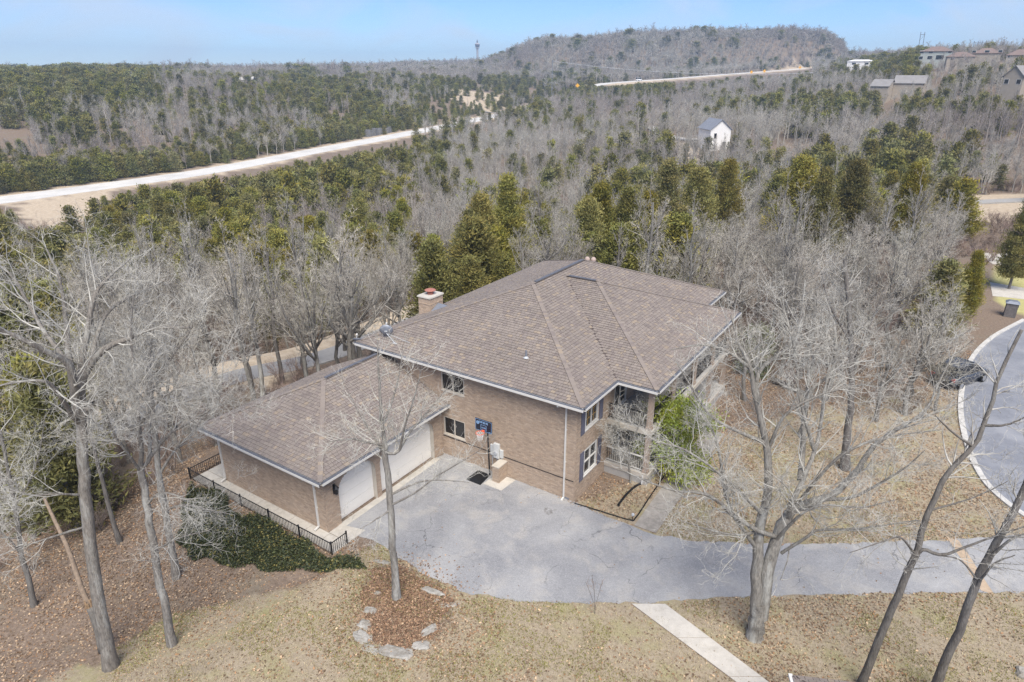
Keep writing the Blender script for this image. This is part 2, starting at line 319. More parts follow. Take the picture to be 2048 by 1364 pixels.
def ground_mat():
    m = bpy.data.materials.new('ground_soil_and_grass'); m.use_nodes = True; t = m.node_tree; N = t.nodes; L = t.links; bs = N['Principled BSDF']; bs.inputs['Roughness'].default_value = .97; bs.inputs['Specular IOR Level'].default_value = .1
    g = N.new('ShaderNodeNewGeometry'); pos = g.outputs['Position']; at = N.new('ShaderNodeAttribute'); at.attribute_name = 'cover'; sp = N.new('ShaderNodeSeparateColor'); L.new(at.outputs['Color'], sp.inputs[0])
    def noise(sc, det=6, ro=.65):
        n = N.new('ShaderNodeTexNoise'); n.inputs['Scale'].default_value = sc; n.inputs['Detail'].default_value = det; n.inputs['Roughness'].default_value = ro; L.new(pos, n.inputs['Vector']); return n.outputs['Fac']
    def rng_(x, a, b, c=0, d=1):
        r = N.new('ShaderNodeMapRange'); r.inputs[1].default_value = a; r.inputs[2].default_value = b; r.inputs[3].default_value = c; r.inputs[4].default_value = d; L.new(x, r.inputs[0]); return r.outputs[0]
    def mix(fac, a, b):
        m_ = N.new('ShaderNodeMix'); m_.data_type = 'RGBA'; L.new(fac, m_.inputs['Factor'])
        for s_, v in (('A', a), ('B', b)):
            if isinstance(v, tuple): m_.inputs[s_].default_value = (*v, 1)
            else: L.new(v, m_.inputs[s_])
        return m_.outputs['Result']
    wood = mix(rng_(noise(6, 8), .3, .7), (.14, .105, .08), (.27, .205, .155))
    wood = mix(rng_(noise(.25, 5), .52, .7, 0, .7), wood, (.20, .175, .13))
    lawn = mix(rng_(noise(5.5, 8, .75), .3, .7), (.245, .195, .138), (.45, .38, .28))
    lawn = mix(rng_(noise(26, 4, .7), .42, .7, 0, .6), lawn, (.19, .145, .10))
    lawn = mix(rng_(noise(.42, 6, .7), .50, .68, 0, .62), lawn, (.285, .275, .115))
    tan = mix(rng_(noise(1.2, 7), .3, .7), (.40, .31, .215), (.60, .50, .375))
    green = mix(rng_(noise(2.0, 7), .3, .7), (.36, .33, .13), (.46, .42, .20))
    c = mix(sp.outputs[0], wood, lawn); c = mix(sp.outputs[1], c, tan); c = mix(sp.outputs[2], c, green)
    L.new(c, bs.inputs['Base Color'])
    bp = N.new('ShaderNodeBump'); bp.inputs['Strength'].default_value = .6; bp.inputs['Distance'].default_value = .05; L.new(noise(14, 5), bp.inputs['Height']); L.new(bp.outputs[0], bs.inputs['Normal'])
    return m
GROUND = ground_mat()

# ------------------------------------------------------------------ terrain
TAZ = np.array([-50, -36, -24, -12, -4, 0, 4, 8, 14, 20, 23, 25.2, 30, 36, 50.])
TD = np.array([20, 45, 70, 110, 160, 220, 290, 380, 480, 600, 750, 960, 1300, 1900, 2900.])
TZ = np.array([
 [-2.5, -3.5, -6, -10, -13, -15, -14, -2, 7, 9, 9, 8, 8, 10, 14],
 [-2.5, -3.5, -6, -11, -14, -15, -13, 1, 9, 10, 9, 8, 8, 10, 14],
 [-2, -3, -7, -12, -15, -16, -15, -6, 5, 9, 11, 10, 10, 12, 16],
 [-2, -3, -6, -12, -15, -16, -16, -13, -4, 4, 8, 10, 14, 18, 20],
 [-1.5, -3, -5, -11, -14, -15.5, -16, -14.5, -12, 2, 8, 12, 22, 30, 30],
 [-1, -2.5, -4, -10, -14, -15, -15.5, -14.5, -13, -9, 1, 13, 24, 30, 30],
 [-1, -2, -4, -10, -13, -14, -14.5, -13, -11, -6, 3, 12, 22, 30, 30],
 [-1, -2, -4, -9, -12, -13, -13, -11, -9, -4, 5, 14, 22, 30, 30],
 [-1, -2, -3, -8, -11, -12, -10, -8, -5, 0, 8, 16, 22, 30, 30],
 [-1, -1.5, -3, -7, -10, -11, -9, -4, 0, 6, 12, 19, 24, 30, 30],
 [-1, -1, -2, -6, -9, -10, -8, -2, 3, 9, 15, 21, 26, 32, 30],
 [-1, -1, -2, -5, -8, -9, -6, 1, 6, 12, 18, 23, 34, 38, 30],
 [0, 0, -1, -3, -6, -7, -3, 8, 22, 26, 26, 27, 36, 34, 30],
 [0, 0, 0, -2, -4, -4, 3, 12, 24, 27, 27, 28, 30, 30, 30],
 [0, 0, 0, 0, 0, 2, 6, 14, 22, 26, 28, 30, 30, 30, 30]], float)
_fa = np.linspace(-50, 50, 201); _fl = np.linspace(math.log(20), math.log(2900), 160)
def _tab():
    g = np.stack([np.interp(_fl, np.log(TD), r) for r in TZ]); g = np.stack([np.interp(_fa, TAZ, g[:, j]) for j in range(len(_fl))], 1)
    for _ in range(3):
        p = np.pad(g, ((2, 2), (2, 2)), 'edge'); g = sum(p[i:i+g.shape[0], j:j+g.shape[1]] for i in range(5) for j in range(5))/25
    return g
TAB = _tab(); TMEAN = TAB.mean(0)
HAZ = np.degrees(np.arctan((np.array([925, 985, 1030, 1090, 1200, 1330, 1450, 1560, 1640, 1672, 1690, 1740])-1024)*math.cos(TH)/FPX)); HPR = np.array([0, .38, .60, .82, .88, .97, 1, .97, .90, .72, .45, 0])
HWY_PTS = np.array([(-222, -60, -15.2), (-224, 20, -15.2), (-224.8, 57, -15.2), (-225.5, 90, -15.2), (-229, 131, -15.2), (-247, 200, -15), (-258, 262, -14), (-281, 367, -12.5), (-316, 488, -11), (-322, 560, -4)]+[tuple(at_d(*q)) for q in ((1190, 171, 690), (1250, 164, 735), (1350, 157, 790), (1450, 149, 850), (1560, 141, 930), (1640, 135, 1000))]+[(-110, 1010, 25)], float)
LANE_PTS = np.array([(-30, -40, -4.2), (-32, -14.3, -3.2), (-34.6, -7.2, -2.9), (-34.4, 2.5, -2.7), (-31.6, 8.8, -2.6), (-30.6, 15, -2.6), (-31, 30, -3.0), (-33, 50, -4)], float)
HWY_C = catmull(HWY_PTS, 120); LANE_C = catmull(LANE_PTS, 60)
def plat(x, y):
    d1 = np.hypot(np.maximum(np.maximum(-19.6-x, x-60), 0), np.maximum(np.maximum(-9.5-y, y-24), 0))
    d2 = np.hypot(np.maximum(np.maximum(-7.0-x, x-60), 0), np.maximum(np.maximum(-60-y, y-24), 0))
    d3 = np.hypot(np.maximum(np.maximum(10-x, x-80), 0), np.maximum(np.maximum(-60-y, y-70), 0))
    return np.minimum(np.minimum(d1, d2), d3)
def vnoise(x, y, s, seed=0):
    x = np.asarray(x, float)/s; y = np.asarray(y, float)/s; xi = np.floor(x).astype(np.int64); yi = np.floor(y).astype(np.int64); fx = x-xi; fy = y-yi; fx = fx*fx*(3-2*fx); fy = fy*fy*(3-2*fy)
    def h(a, b):
        n = (a*374761393+b*668265263+seed*1442695041) & 0x7fffffff; n = (n ^ (n >> 13))*1274126177 & 0x7fffffff; return ((n ^ (n >> 16)) & 0xffff)/65535.
    return (h(xi, yi)*(1-fx)+h(xi+1, yi)*fx)*(1-fy)+(h(xi, yi+1)*(1-fx)+h(xi+1, yi+1)*fx)*fy
def terr(x, y):
    x = np.asarray(x, float); y = np.asarray(y, float); dx = x-CAM[0]; dy = y-CAM[1]; D = np.clip(np.hypot(dx, dy), 20, 2899)
    az = np.degrees(np.arctan2(dx*RT[0]+dy*RT[1], dx*FH[0]+dy*FH[1])); a = np.clip(az, -50, 49.99)
    fi = (a+50)/100*200; fj = (np.log(D)-_fl[0])/(_fl[-1]-_fl[0])*159; i = np.clip(fi.astype(int), 0, 199); j = np.clip(fj.astype(int), 0, 158); u = fi-i; v = fj-j
    z = (TAB[i, j]*(1-u)+TAB[i+1, j]*u)*(1-v)+(TAB[i, j+1]*(1-u)+TAB[i+1, j+1]*u)*v
    hill = 62*np.interp(az, HAZ, HPR)*sstep(870, 1060, np.hypot(dx, dy))*(1-sstep(1250, 1700, np.hypot(dx, dy))); z = np.where(hill > 2, np.maximum(z, hill+(vnoise(x, y, 90, 31)-.5)*3), z)
    zm = TMEAN[j]*(1-v)+TMEAN[j+1]*v; w = np.clip((np.abs(az)-50)/100, 0, 1); z = z*(1-w)+zm*w
    z = z+(vnoise(x, y, 40, 1)-.5)*np.clip(D/150, 0, 1)*3
    d = plat(x, y); k = 1-np.exp(-d/5.5); z = z*k*np.clip(.55+D/120, 0, 1)
    for line, half, soft in ((HWY_C, 9, 26), (LANE_C, 3.0, 8)):
        dd, pr = polydist(x, y, line[::2] if len(line) > 80 else line); zr = np.interp(pr, np.arange(len(line[::2] if len(line) > 80 else line)), (line[::2] if len(line) > 80 else line)[:, 2]); q = 1-sstep(half, half+soft, dd); z = z*(1-q)+zr*q
    return z
def tz(x, y): return float(terr(np.array([x]), np.array([y]))[0])

YARD_LAWN = [gp(*p)[:2] for p in [(-400, 1364), (60, 1330), (330, 1180), (640, 1160), (700, 1110), (760, 1085), (1150, 1010), (1290, 950), (1330, 950), (1420, 880), (1560, 830), (1760, 790), (1930, 770), (2300, 760)]]+[(60, -60), (-40, -60)]
GREENS = [[gp(*p)[:2] for p in q] for q in [[(1985, 530), (2300, 545), (2300, 640), (2060, 640), (1990, 600)], [(1870, 540), (1960, 535), (1960, 575), (1870, 580)]]]
TANS = [[at_d(*p)[:2] for p in q] for q in [
    [(870, 160, 660), (1000, 158, 660), (1020, 185, 560), (920, 185, 560)],
    [(30, 405, 240), (230, 395, 255), (200, 500, 190), (60, 490, 190)],
    [(1260, 250, 350), (1390, 262, 310), (1400, 300, 270), (1280, 290, 280)],
    [(1850, 345, 190), (2100, 340, 190), (2100, 395, 150), (1860, 390, 150)],
    [(1640, 350, 200), (1690, 345, 200), (1670, 385, 170), (1650, 385, 170)]]]
def build_ground():
    az = np.concatenate([np.arange(-180, -56, 6), np.arange(-56, 56.01, .5), np.arange(62, 180, 6)]); az = np.radians(az)
    r = np.concatenate([np.linspace(0, 18, 7), np.exp(np.arange(math.log(20), math.log(3050), .0165))])
    A, R = np.meshgrid(az, r, indexing='ij'); x = CAM[0]+R*(np.cos(A)*FH[0]+np.sin(A)*RT[0]); y = CAM[1]+R*(np.cos(A)*FH[1]+np.sin(A)*RT[1])
    z = terr(x, y); pd = plat(x, y)
    micro = (vnoise(x, y, .9, 5)-.5)*.05+(vnoise(x, y, 3.1, 6)-.5)*.10
    z = z+micro*np.clip(pd/2, 0, 1)-.0
    V = np.stack([x, y, z], -1).reshape(-1, 3); na, nr = A.shape
    i, j = np.meshgrid(np.arange(na), np.arange(nr-1), indexing='ij'); i2 = (i+1) % na
    F = np.stack([i*nr+j, i2*nr+j, i2*nr+j+1, i*nr+j+1][::-1], -1).reshape(-1, 4)
    me = mk(V, F, 'ground', smooth=True)
    cov = np.zeros((len(V), 4), np.float32); cov[:, 3] = 1; X, Y = V[:, 0], V[:, 1]
    n = vnoise(X, Y, 2.2, 9)*1.6+vnoise(X, Y, .7, 10)*.8
    lw = inpoly(X+(n-1.2)*1.0, Y+(n-1.2)*1.0, YARD_LAWN); cov[:, 0] = np.where(lw & ~inpoly(X+(n-1.2)*.5, Y+(n-1.2)*.5, [gp(*q)[:2] for q in [(752, 1135), (800, 1132), (855, 1165), (905, 1205), (880, 1260), (845, 1290), (795, 1300), (735, 1275), (725, 1215), (735, 1165)]]), 1., 0)
    hd, _ = polydist(X, Y, HWY_C[::2]); cov[:, 1] = np.maximum(cov[:, 1], 1-sstep(8.5, 12, hd+(n-1.2)*4))
    cov[:, 1] = np.maximum(cov[:, 1], (1-sstep(15, 19, hd))*(Y > 600)*(X > np.interp(Y, HWY_C[:, 1], HWY_C[:, 0])))
    ld, _ = polydist(X+4.0, Y, LANE_C); cov[:, 1] = np.maximum(cov[:, 1], (1-sstep(5, 6.5, ld+(n-1.2)*1.5))*(X < -30.5))
    D = np.hypot(X-CAM[0], Y-CAM[1])
    for p in TANS: cov[:, 1] = np.maximum(cov[:, 1], inpoly(X+(n-1.2)*D*.01, Y+(n-1.2)*D*.01, p)*.9)
    for p in GREENS: cov[:, 2] = np.maximum(cov[:, 2], inpoly(X, Y, p)*1.)
    a = me.attributes.new('cover', 'FLOAT_COLOR', 'POINT'); a.data.foreach_set('color', cov.ravel())
    tag(ob('ground', me, GROUND), kind='structure')
build_ground()

def sheet(name, pts, z, m, jit=0., step=.5, kind='structure', thick=.0, seed=1):
    """flat outline with a slightly uneven rim, as a thin slab"""
    r = random.Random(seed); P = []
    for i in range(len(pts)):
        a, b = np.array(pts[i][:2]), np.array(pts[(i+1) % len(pts)][:2]); L = np.linalg.norm(b-a); n = max(1, int(L/step))
        nn = np.array([-(b-a)[1], (b-a)[0]])/max(L, 1e-6)
        for k in range(n): P.append(a+(b-a)*k/n+nn*(r.uniform(-jit, jit) if k else 0))
    mb = MB().prism(P, z-.06-thick, z); o = mb.build(name, m)
    return tag(o, kind=kind) if kind else o
def strip(name, C, w, m, lift, tex=None, off=0.):
    C = np.asarray(C); T = np.gradient(C[:, :2], axis=0); T /= np.linalg.norm(T, axis=1, keepdims=True); Nn = np.stack([T[:, 1], -T[:, 0]], 1)
    rows = []
    for s in np.linspace(-w/2, w/2, 5):
        xy = C[:, :2]+Nn*(s+off); rows.append(np.column_stack([xy, C[:, 2]+lift]))
    V = np.stack(rows, 1); n = len(C); lo = V.copy(); lo[:, :, 2] -= .5
    V = V.reshape(-1, 3); i, j = np.meshgrid(np.arange(n-1), np.arange(4), indexing='ij')
    F = np.stack([i*5+j, (i+1)*5+j, (i+1)*5+j+1, i*5+j+1][::-1], -1).reshape(-1, 4)
    E = np.array([[k*5, (k+1)*5] for k in range(n-1)]+[[(k+1)*5+4, k*5+4] for k in range(n-1)])
    V2 = np.vstack([V, lo.reshape(-1, 3)]); nv = len(V); F2 = np.column_stack([E, E[:, ::-1]+nv])
    return tag(ob(name, mk(V2, [F, F2], name, smooth=False), m), kind='structure')
strip('highway', HWY_C, 13.5, HWY, .10)
strip('paved_lane', LANE_C, 2.7, LANE, .09)
# driveway, street, paths
DRV = [(663, 1066), (712, 1070), (745, 1080), (775, 1098), (850, 1150), (930, 1185), (1050, 1203), (1280, 1207), (1500, 1192), (1800, 1187), (1960, 1186), (2200, 1184)]
DRV2 = [(2200, 1060), (1900, 1081), (1600, 1089), (1400, 1084), (1300, 1067), (1230, 1040), (1180, 1020)]
DPOLY = [gp(*p)[:2] for p in DRV]+[gp(*p)[:2] for p in DRV2]+[(-.5, .62), (-9.3, .62), (-9.38, -8.3)]
sheet('driveway', DPOLY, .025, ASPH, .10, .3)
STR = [(2300, 470), (2048, 640), (1985, 675), (1942, 720), (1922, 790), (1927, 865), (1960, 950), (2020, 1012), (2120, 1075)]
SPOLY = [gp(*p)[:2] for p in STR]
STREETP = SPOLY+[(45, 5), (50, 75)]
sheet('street', STREETP, .012, STREET, .0, .6)
kc = catmull([(*p, 0) for p in SPOLY[1:]], 50)[:, :2]
def kerb(name, c, w, h, m):
    T = np.gradient(c, axis=0); T /= np.linalg.norm(T, axis=1, keepdims=True); Nn = np.stack([T[:, 1], -T[:, 0]], 1)*w/2; mb = MB()
    for i in range(len(c)-1):
        a, b, n1, n2 = c[i], c[i+1], Nn[i], Nn[i+1]
        mb.hexa([(*(a-n1), -.1), (*(a+n1), -.1), (*(b+n2), -.1), (*(b-n2), -.1), (*(a-n1), h), (*(a+n1), h), (*(b+n2), h), (*(b-n2), h)])
    return tag(mb.build(name, m), kind='structure')
kerb('kerb', kc, .32, .10, KERB)
pa, pb = gp(1905, 1078), gp(1975, 1186)
sheet('gravel_strip', [pa[:2]+(-.25, 0), pa[:2]+(.25, .0), pb[:2]+(.25, 0), pb[:2]+(-.25, 0)], .034, PATCH, .03)
def slabs(name, quads, m, z, gap=.012, th=.1):
    root = tag(MB().box(0, .01, 0, .01, -.3, -.29).build(name, MORTAR), kind='structure')
    bpy.data.objects.remove(root)
    mb = MB()
    for q in quads: mb.prism([np.array(p[:2]) for p in q], z-th-.05, z-.02)
    root = tag(mb.build(name, MORTAR), kind='structure')
    for q in quads:
        c = np.mean([p[:2] for p in q], 0); P = [np.array(p[:2])+(c-np.array(p[:2]))/np.linalg.norm(c-np.array(p[:2]))*gap*1.4 for p in q]
        MB().prism(P, z-th, z+random.uniform(-.003, .003)).build('slab', m, root)
    return root
def along(a0, a1, b0, b1, n):
    a0, a1, b0, b1 = map(lambda v: np.array(v[:2]), (a0, a1, b0, b1)); return [(a0+(a1-a0)*i/n, a0+(a1-a0)*(i+1)/n, b0+(b1-b0)*(i+1)/n, b0+(b1-b0)*i/n) for i in range(n)]
slabs('front_path', along(gp(1268, 1052), (2.62, 12), gp(1312, 1067), (3.9, 12), 6), CONCD, .05)
e0, e1, f0, f1 = gp(1263, 1209), gp(1330, 1209), gp(1535, 1364), gp(1470, 1364)
slabs('concrete_walk', along(e0, e0+(f1-e0)*1.9, e1, e1+(f0-e1)*1.9, 4), CONC, .06)
slabs('garage_walkway', along((-19.3, -9.3), (-8.0, -9.3), (-19.3, -8.36), (-8.0, -8.36), 9)+[((-19.3, -8.35), (-17.77, -8.35), (-17.77, -6.2), (-19.3, -6.2)), ((-19.3, -6.19), (-17.77, -6.19), (-17.77, -4.0), (-19.3, -4.0)), ((-9.38, -8.34), (-8.0, -8.34), (-8.0, -7.2), (-9.38, -7.6))], CONC, .04, th=.22)
# far right drive, lawn strip road, roads round the white house
sheet('neighbour_drive', [gp(*p)[:2] for p in [(2350, 645), (2060, 600), (1985, 592), (1980, 565), (2060, 578), (2350, 620)]], .03, CONC)
sheet('neighbour_drive', [gp(*p)[:2] for p in [(1950, 505), (2300, 520), (2300, 545), (2048, 538), (1985, 528)]], .03, CONC)
def far_strip(name, pts, w, m, n=30):
    c = catmull([at_d(*p) for p in pts], n); c[:, 2] = terr(c[:, 0], c[:, 1]); return strip(name, c, w, m, .35)
far_strip('gravel_drive', [(1230, 235, 430), (1300, 240, 390), (1340, 255, 345), (1400, 268, 320)], 9, HWY)
far_strip('far_lane', [(1840, 362, 172), (1930, 356, 176), (2100, 352, 180)], 4, LANE)
far_strip('frontage_road', [(960, 196, 560), (1040, 190, 590), (1100, 183, 620)], 9, LANE)

# ------------------------------------------------------------------ the brick house
HL, HB, HP, HD, HS1, HS2, HH, OH = 15.33, 21.97, .385, 2.25, 3.79, 18.03, 6.0, .56
GX, GY, GW, GH, GP = -8.83, 8.91, 9.49, 3.47, .45
house = empty('brick_house', (-7, 6, 0), 'large two storey brown brick house with hipped shingle roof and attached garage', 'house')
def frame(o, u, v, n):
    return Matrix(((u[0], v[0], n[0], o[0]), (u[1], v[1], n[1], o[1]), (u[2], v[2], n[2], o[2]), (0, 0, 0, 1)))
SHT = [(1, 1, 1), (.94, .93, .95), (1.05, 1.045, 1.04), (.85, .84, .87), (1.24, 1.18, 1.04), (1.11, 1.08, 1.02), (.90, .88, .90)]
SHW = [.34, .22, .18, .09, .07, .07, .03]
class Roof:
    def __init__(s): s.V = []; s.Q = []; s.T3 = []; s.TQ = []; s.TT = []; s.n = 0; s.cand = []; s.deck = MB()
    def plane(s, pts, skip=None, seed=0, ex=.19, tw=.25):
        r = np.random.default_rng(seed); P = np.array(pts, float); u = P[1]-P[0]; u /= np.linalg.norm(u); n = np.cross(P[1]-P[0], P[2]-P[0]); n /= np.linalg.norm(n)
        if n[2] < 0: n = -n
        v = np.cross(n, u)
        if (P[2]-P[0])@v < 0: v = -v
        s.deck.add([p-n*.004 for p in P], [tuple(range(len(P)))])
        uv = np.stack([(P-P[0])@u, (P-P[0])@v], 1); vmax = uv[:, 1].max()
        def iv(vv):
            xs = []
            for i in range(len(uv)):
                a, b = uv[i], uv[(i+1) % len(uv)]
                if (a[1]-vv)*(b[1]-vv) <= 0 and abs(a[1]-b[1]) > 1e-9: xs.append(a[0]+(b[0]-a[0])*(vv-a[1])/(b[1]-a[1]))
            return (min(xs), max(xs)) if len(xs) > 1 else None
        row = 0; v0 = -.02
        while v0 < vmax-.03:
            lo, hi = iv(max(v0, .001)), iv(min(v0+ex+.02, vmax-.002))
            row += 1
            if lo and hi:
                x = lo[0]-r.uniform(0, tw)
                x = math.floor(lo[0]/tw)*tw-(row % 2)*tw*.5+r.uniform(-.04, .04)
                while x < lo[1]:
                    w = tw*r.choice([.55, .8, 1, 1, 1.25]); k = r.choice(len(SHT), p=SHW); g = .006
                    a0, a1 = max(x+g, lo[0]), min(x+w-g, lo[1]); b0, b1 = max(x+g, hi[0]), min(x+w-g, hi[1])
                    b0 = min(b0, b1) if b0 <= b1 else (a0+a1)/2; b1 = max(b1, b0)
                    if a1-a0 > .02:
                        c = P[0]+u*(a0+a1)/2+v*(v0+ex/2)
                        if not (skip and skip(c)):
                            h = .020+.012*r.random(); lift = .5 if k in (3, 0) else 1
                            L = [(a0, v0, h), (a1, v0, h), (b1, v0+ex+.02, .003), (b0, v0+ex+.02, .003), (a0, v0, -.003), (a1, v0, -.003)]
                            full = abs(a1-a0-w+2*g) < 1e-4 and abs(b1-b0-w+2*g) < 1e-4
                            s.cand.append((np.linalg.norm(c-CAM) if full else 1e9, (w, k, h, P[0]+u*x+v*v0, u, v, n), [P[0]+u*q[0]+v*q[1]+n*q[2] for q in L], np.array(SHT[k])*r.uniform(.93, 1.07)))
                    x += w
            v0 += ex
    def finish(s, name, parent, single=0, keep=None):
        roof = s.deck.build(name, DECK, parent)
        order = sorted(range(len(s.cand)), key=lambda i: s.cand[i][0]); solo = set(order[:single]) if single else set()
        mb_V = []; Q = []; T = []; tq = []; n = 0
        for i, (d, spec, L, tint) in enumerate(s.cand):
            if i in solo: continue
            mb_V += L; Q += [(n, n+1, n+2, n+3), (n+4, n+5, n+1, n)]; tq += [tint, tint*.32]; n += 6  # butt edges get a darker tint, painting the shadow line under each course
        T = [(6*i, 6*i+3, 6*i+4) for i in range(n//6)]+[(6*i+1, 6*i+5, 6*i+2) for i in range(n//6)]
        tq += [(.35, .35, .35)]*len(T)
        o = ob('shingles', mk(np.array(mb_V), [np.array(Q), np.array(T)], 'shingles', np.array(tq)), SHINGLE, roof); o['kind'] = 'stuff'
        cache = {}
        for i in order[:single]:
            d, (w, k, h, o3, u, v, nn), L, tint = s.cand[i]; key = (round(float(w), 3), int(k))
            if key not in cache:
                g = .006; e = .19
                cache[key] = mk(np.array([(g, 0, .026), (w-g, 0, .026), (w-g, e+.02, .003), (g, e+.02, .003), (g, 0, -.003), (w-g, 0, -.003)]), [np.array([(0, 1, 2, 3), (4, 5, 1, 0)]), np.array([(0, 3, 4), (1, 5, 2)])], 'shingle', np.array([SHT[k], np.array(SHT[k])*.32, (.35, .35, .35), (.35, .35, .35)]))  # butt edge tinted dark here too, as painted course shadow
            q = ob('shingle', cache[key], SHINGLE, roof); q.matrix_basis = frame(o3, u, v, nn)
        return roof
def caps(lines, parent, w=.24, seed=3):
    r = random.Random(seed); mb = MB()
    for a, b in lines:
        a, b = np.array(a, float), np.array(b, float); L = np.linalg.norm(b-a); n = int(L/.2)
        for i in range(n):
            p, q = a+(b-a)*i/n, a+(b-a)*(i+1.1)/n; k = r.choices(range(len(SHT)), SHW)[0]
            mb.bar(p+(0, 0, .012+.012*r.random()), q+(0, 0, .018), w, .022, tint=SHT[k])
    o = mb.build('hip_caps', SHINGLE, parent); o['kind'] = 'stuff'; return o
A1 = (-HL/2, HL/2, HH+HL/2*HP); A2 = (-HL/2, HB-HL/2, HH+HL/2*HP); w2 = (HS2-HS1)/2; WZ = HH+w2*HP; WA = (HD-w2, HS1+w2, WZ); WB = (-w2, HS1+w2, WZ)
R1 = Roof()
R1.plane([(-HL, 0, HH), (0, 0, HH), A1], seed=1)
R1.plane([(0, HB, HH), (-HL, HB, HH), A2], seed=2, ex=.20, tw=.60)
R1.plane([(-HL, HB, HH), (-HL, 0, HH), A1, A2], seed=3)
WINGP = [(0, HS1+.02), (HD, HS1+.02), (HD, HS2-.02), (0, HS2-.02), (-w2+.02, HS1+w2)]
R1.plane([(0, 0, HH), (0, HB, HH), A2, A1], skip=lambda c: inpoly(np.array([c[0]]), np.array([c[1]]), WINGP)[0], seed=4)
R1.plane([(0, HS1, HH), (HD, HS1, HH), WA, WB], seed=5)
R1.plane([(HD, HS1, HH), (HD, HS2, HH), WA], seed=6)
R1.plane([(HD, HS2, HH), (0, HS2, HH), WB, WA], seed=7)
roof = R1.finish('main_roof', house)
caps([((-HL, 0, HH), A1), ((0, 0, HH), A1), ((0, HB, HH), A2), ((-HL, HB, HH), A2), ((HD, HS1, HH), WA), ((HD, HS2, HH), WA), (WA, WB), (A1, A2)], roof)
MB().bar(np.array(A1)+(0, .3, .07), np.array(A2)+(0, -.2, .07), .20, .05).build('ridge_vent', GUT, roof)
MB().bar(np.array(WA)+(-.15, 0, .06), np.array(WB)+(.2, 0, .06), .20, .05).build('ridge_vent', GUT, roof)
G0 = GX-GW; gm = GX-GW/2; GT = GH+GW/2*GP; GA = (gm, -GY+GW/2, GT); GB = (gm, .5, GT)
R2 = Roof()
R2.plane([(G0, -GY, GH), (GX, -GY, GH), GA], seed=11)
R2.plane([(GX, -GY, GH), (GX, .5, GH), GB, GA], seed=12)
R2.plane([(G0, .5, GH), (G0, -GY, GH), GA, GB], seed=13)
groof = R2.finish('garage_roof', house, single=300)
caps([((G0, -GY, GH), GA), ((GX, -GY, GH), GA), (GA, GB)], groof)
MB().bar(np.array(GA)+(0, .1, .06), np.array(GB)+(0, -.1, .06), .18, .05).build('ridge_vent', GUT, groof)

def eaves(path, z, close, soff):
    n = len(path); m = n if close else n-1
    for i in range(m):
        a, b = np.array(path[i], float), np.array(path[(i+1) % n], float); t = (b-a)/np.linalg.norm(b-a); nn = np.array([t[1], -t[0]]); e = .001*(i % 4)
        A = lambda p, o, zz: (p[0]+nn[0]*o, p[1]+nn[1]*o, zz)
        f = MB().bar(A(a-t*.01, -.015, z-.10), A(b+t*.01, -.015, z-.10), .03, .17).build('fascia', TRIM, house)
        ex = .12 if close else .1
        g = MB().bar(A(a-t*.0, .165, z-.115+e), A(b+t*ex, .165, z-.115+e), .02, .12).bar(A(a, .085, z-.168+e), A(b, .085, z-.168+e), .15, .012).build('gutter', TRIM, house)
        MB().bar(A(a+t*.02, .085, z-.055+e), A(b+t*.1, .085, z-.055+e), .14, .02).build('gutter_trough', GUT, g)  # dark strip painting in the shade and debris inside the gutter
    MB().prism(soff, z-.175, z-.155).build('soffit', BEIGE, house)
MAINP = [(-HL, 0), (0, 0), (0, HS1), (HD, HS1), (HD, HS2), (0, HS2), (0, HB), (-HL, HB)]
eaves(MAINP, HH, True, [(p[0]*.9995, p[1]) for p in MAINP])
eaves([(G0, .5), (G0, -GY), (GX, -GY), (GX, .5)], GH, False, [(G0, -GY), (GX, -GY), (GX, .5), (G0, .5)])

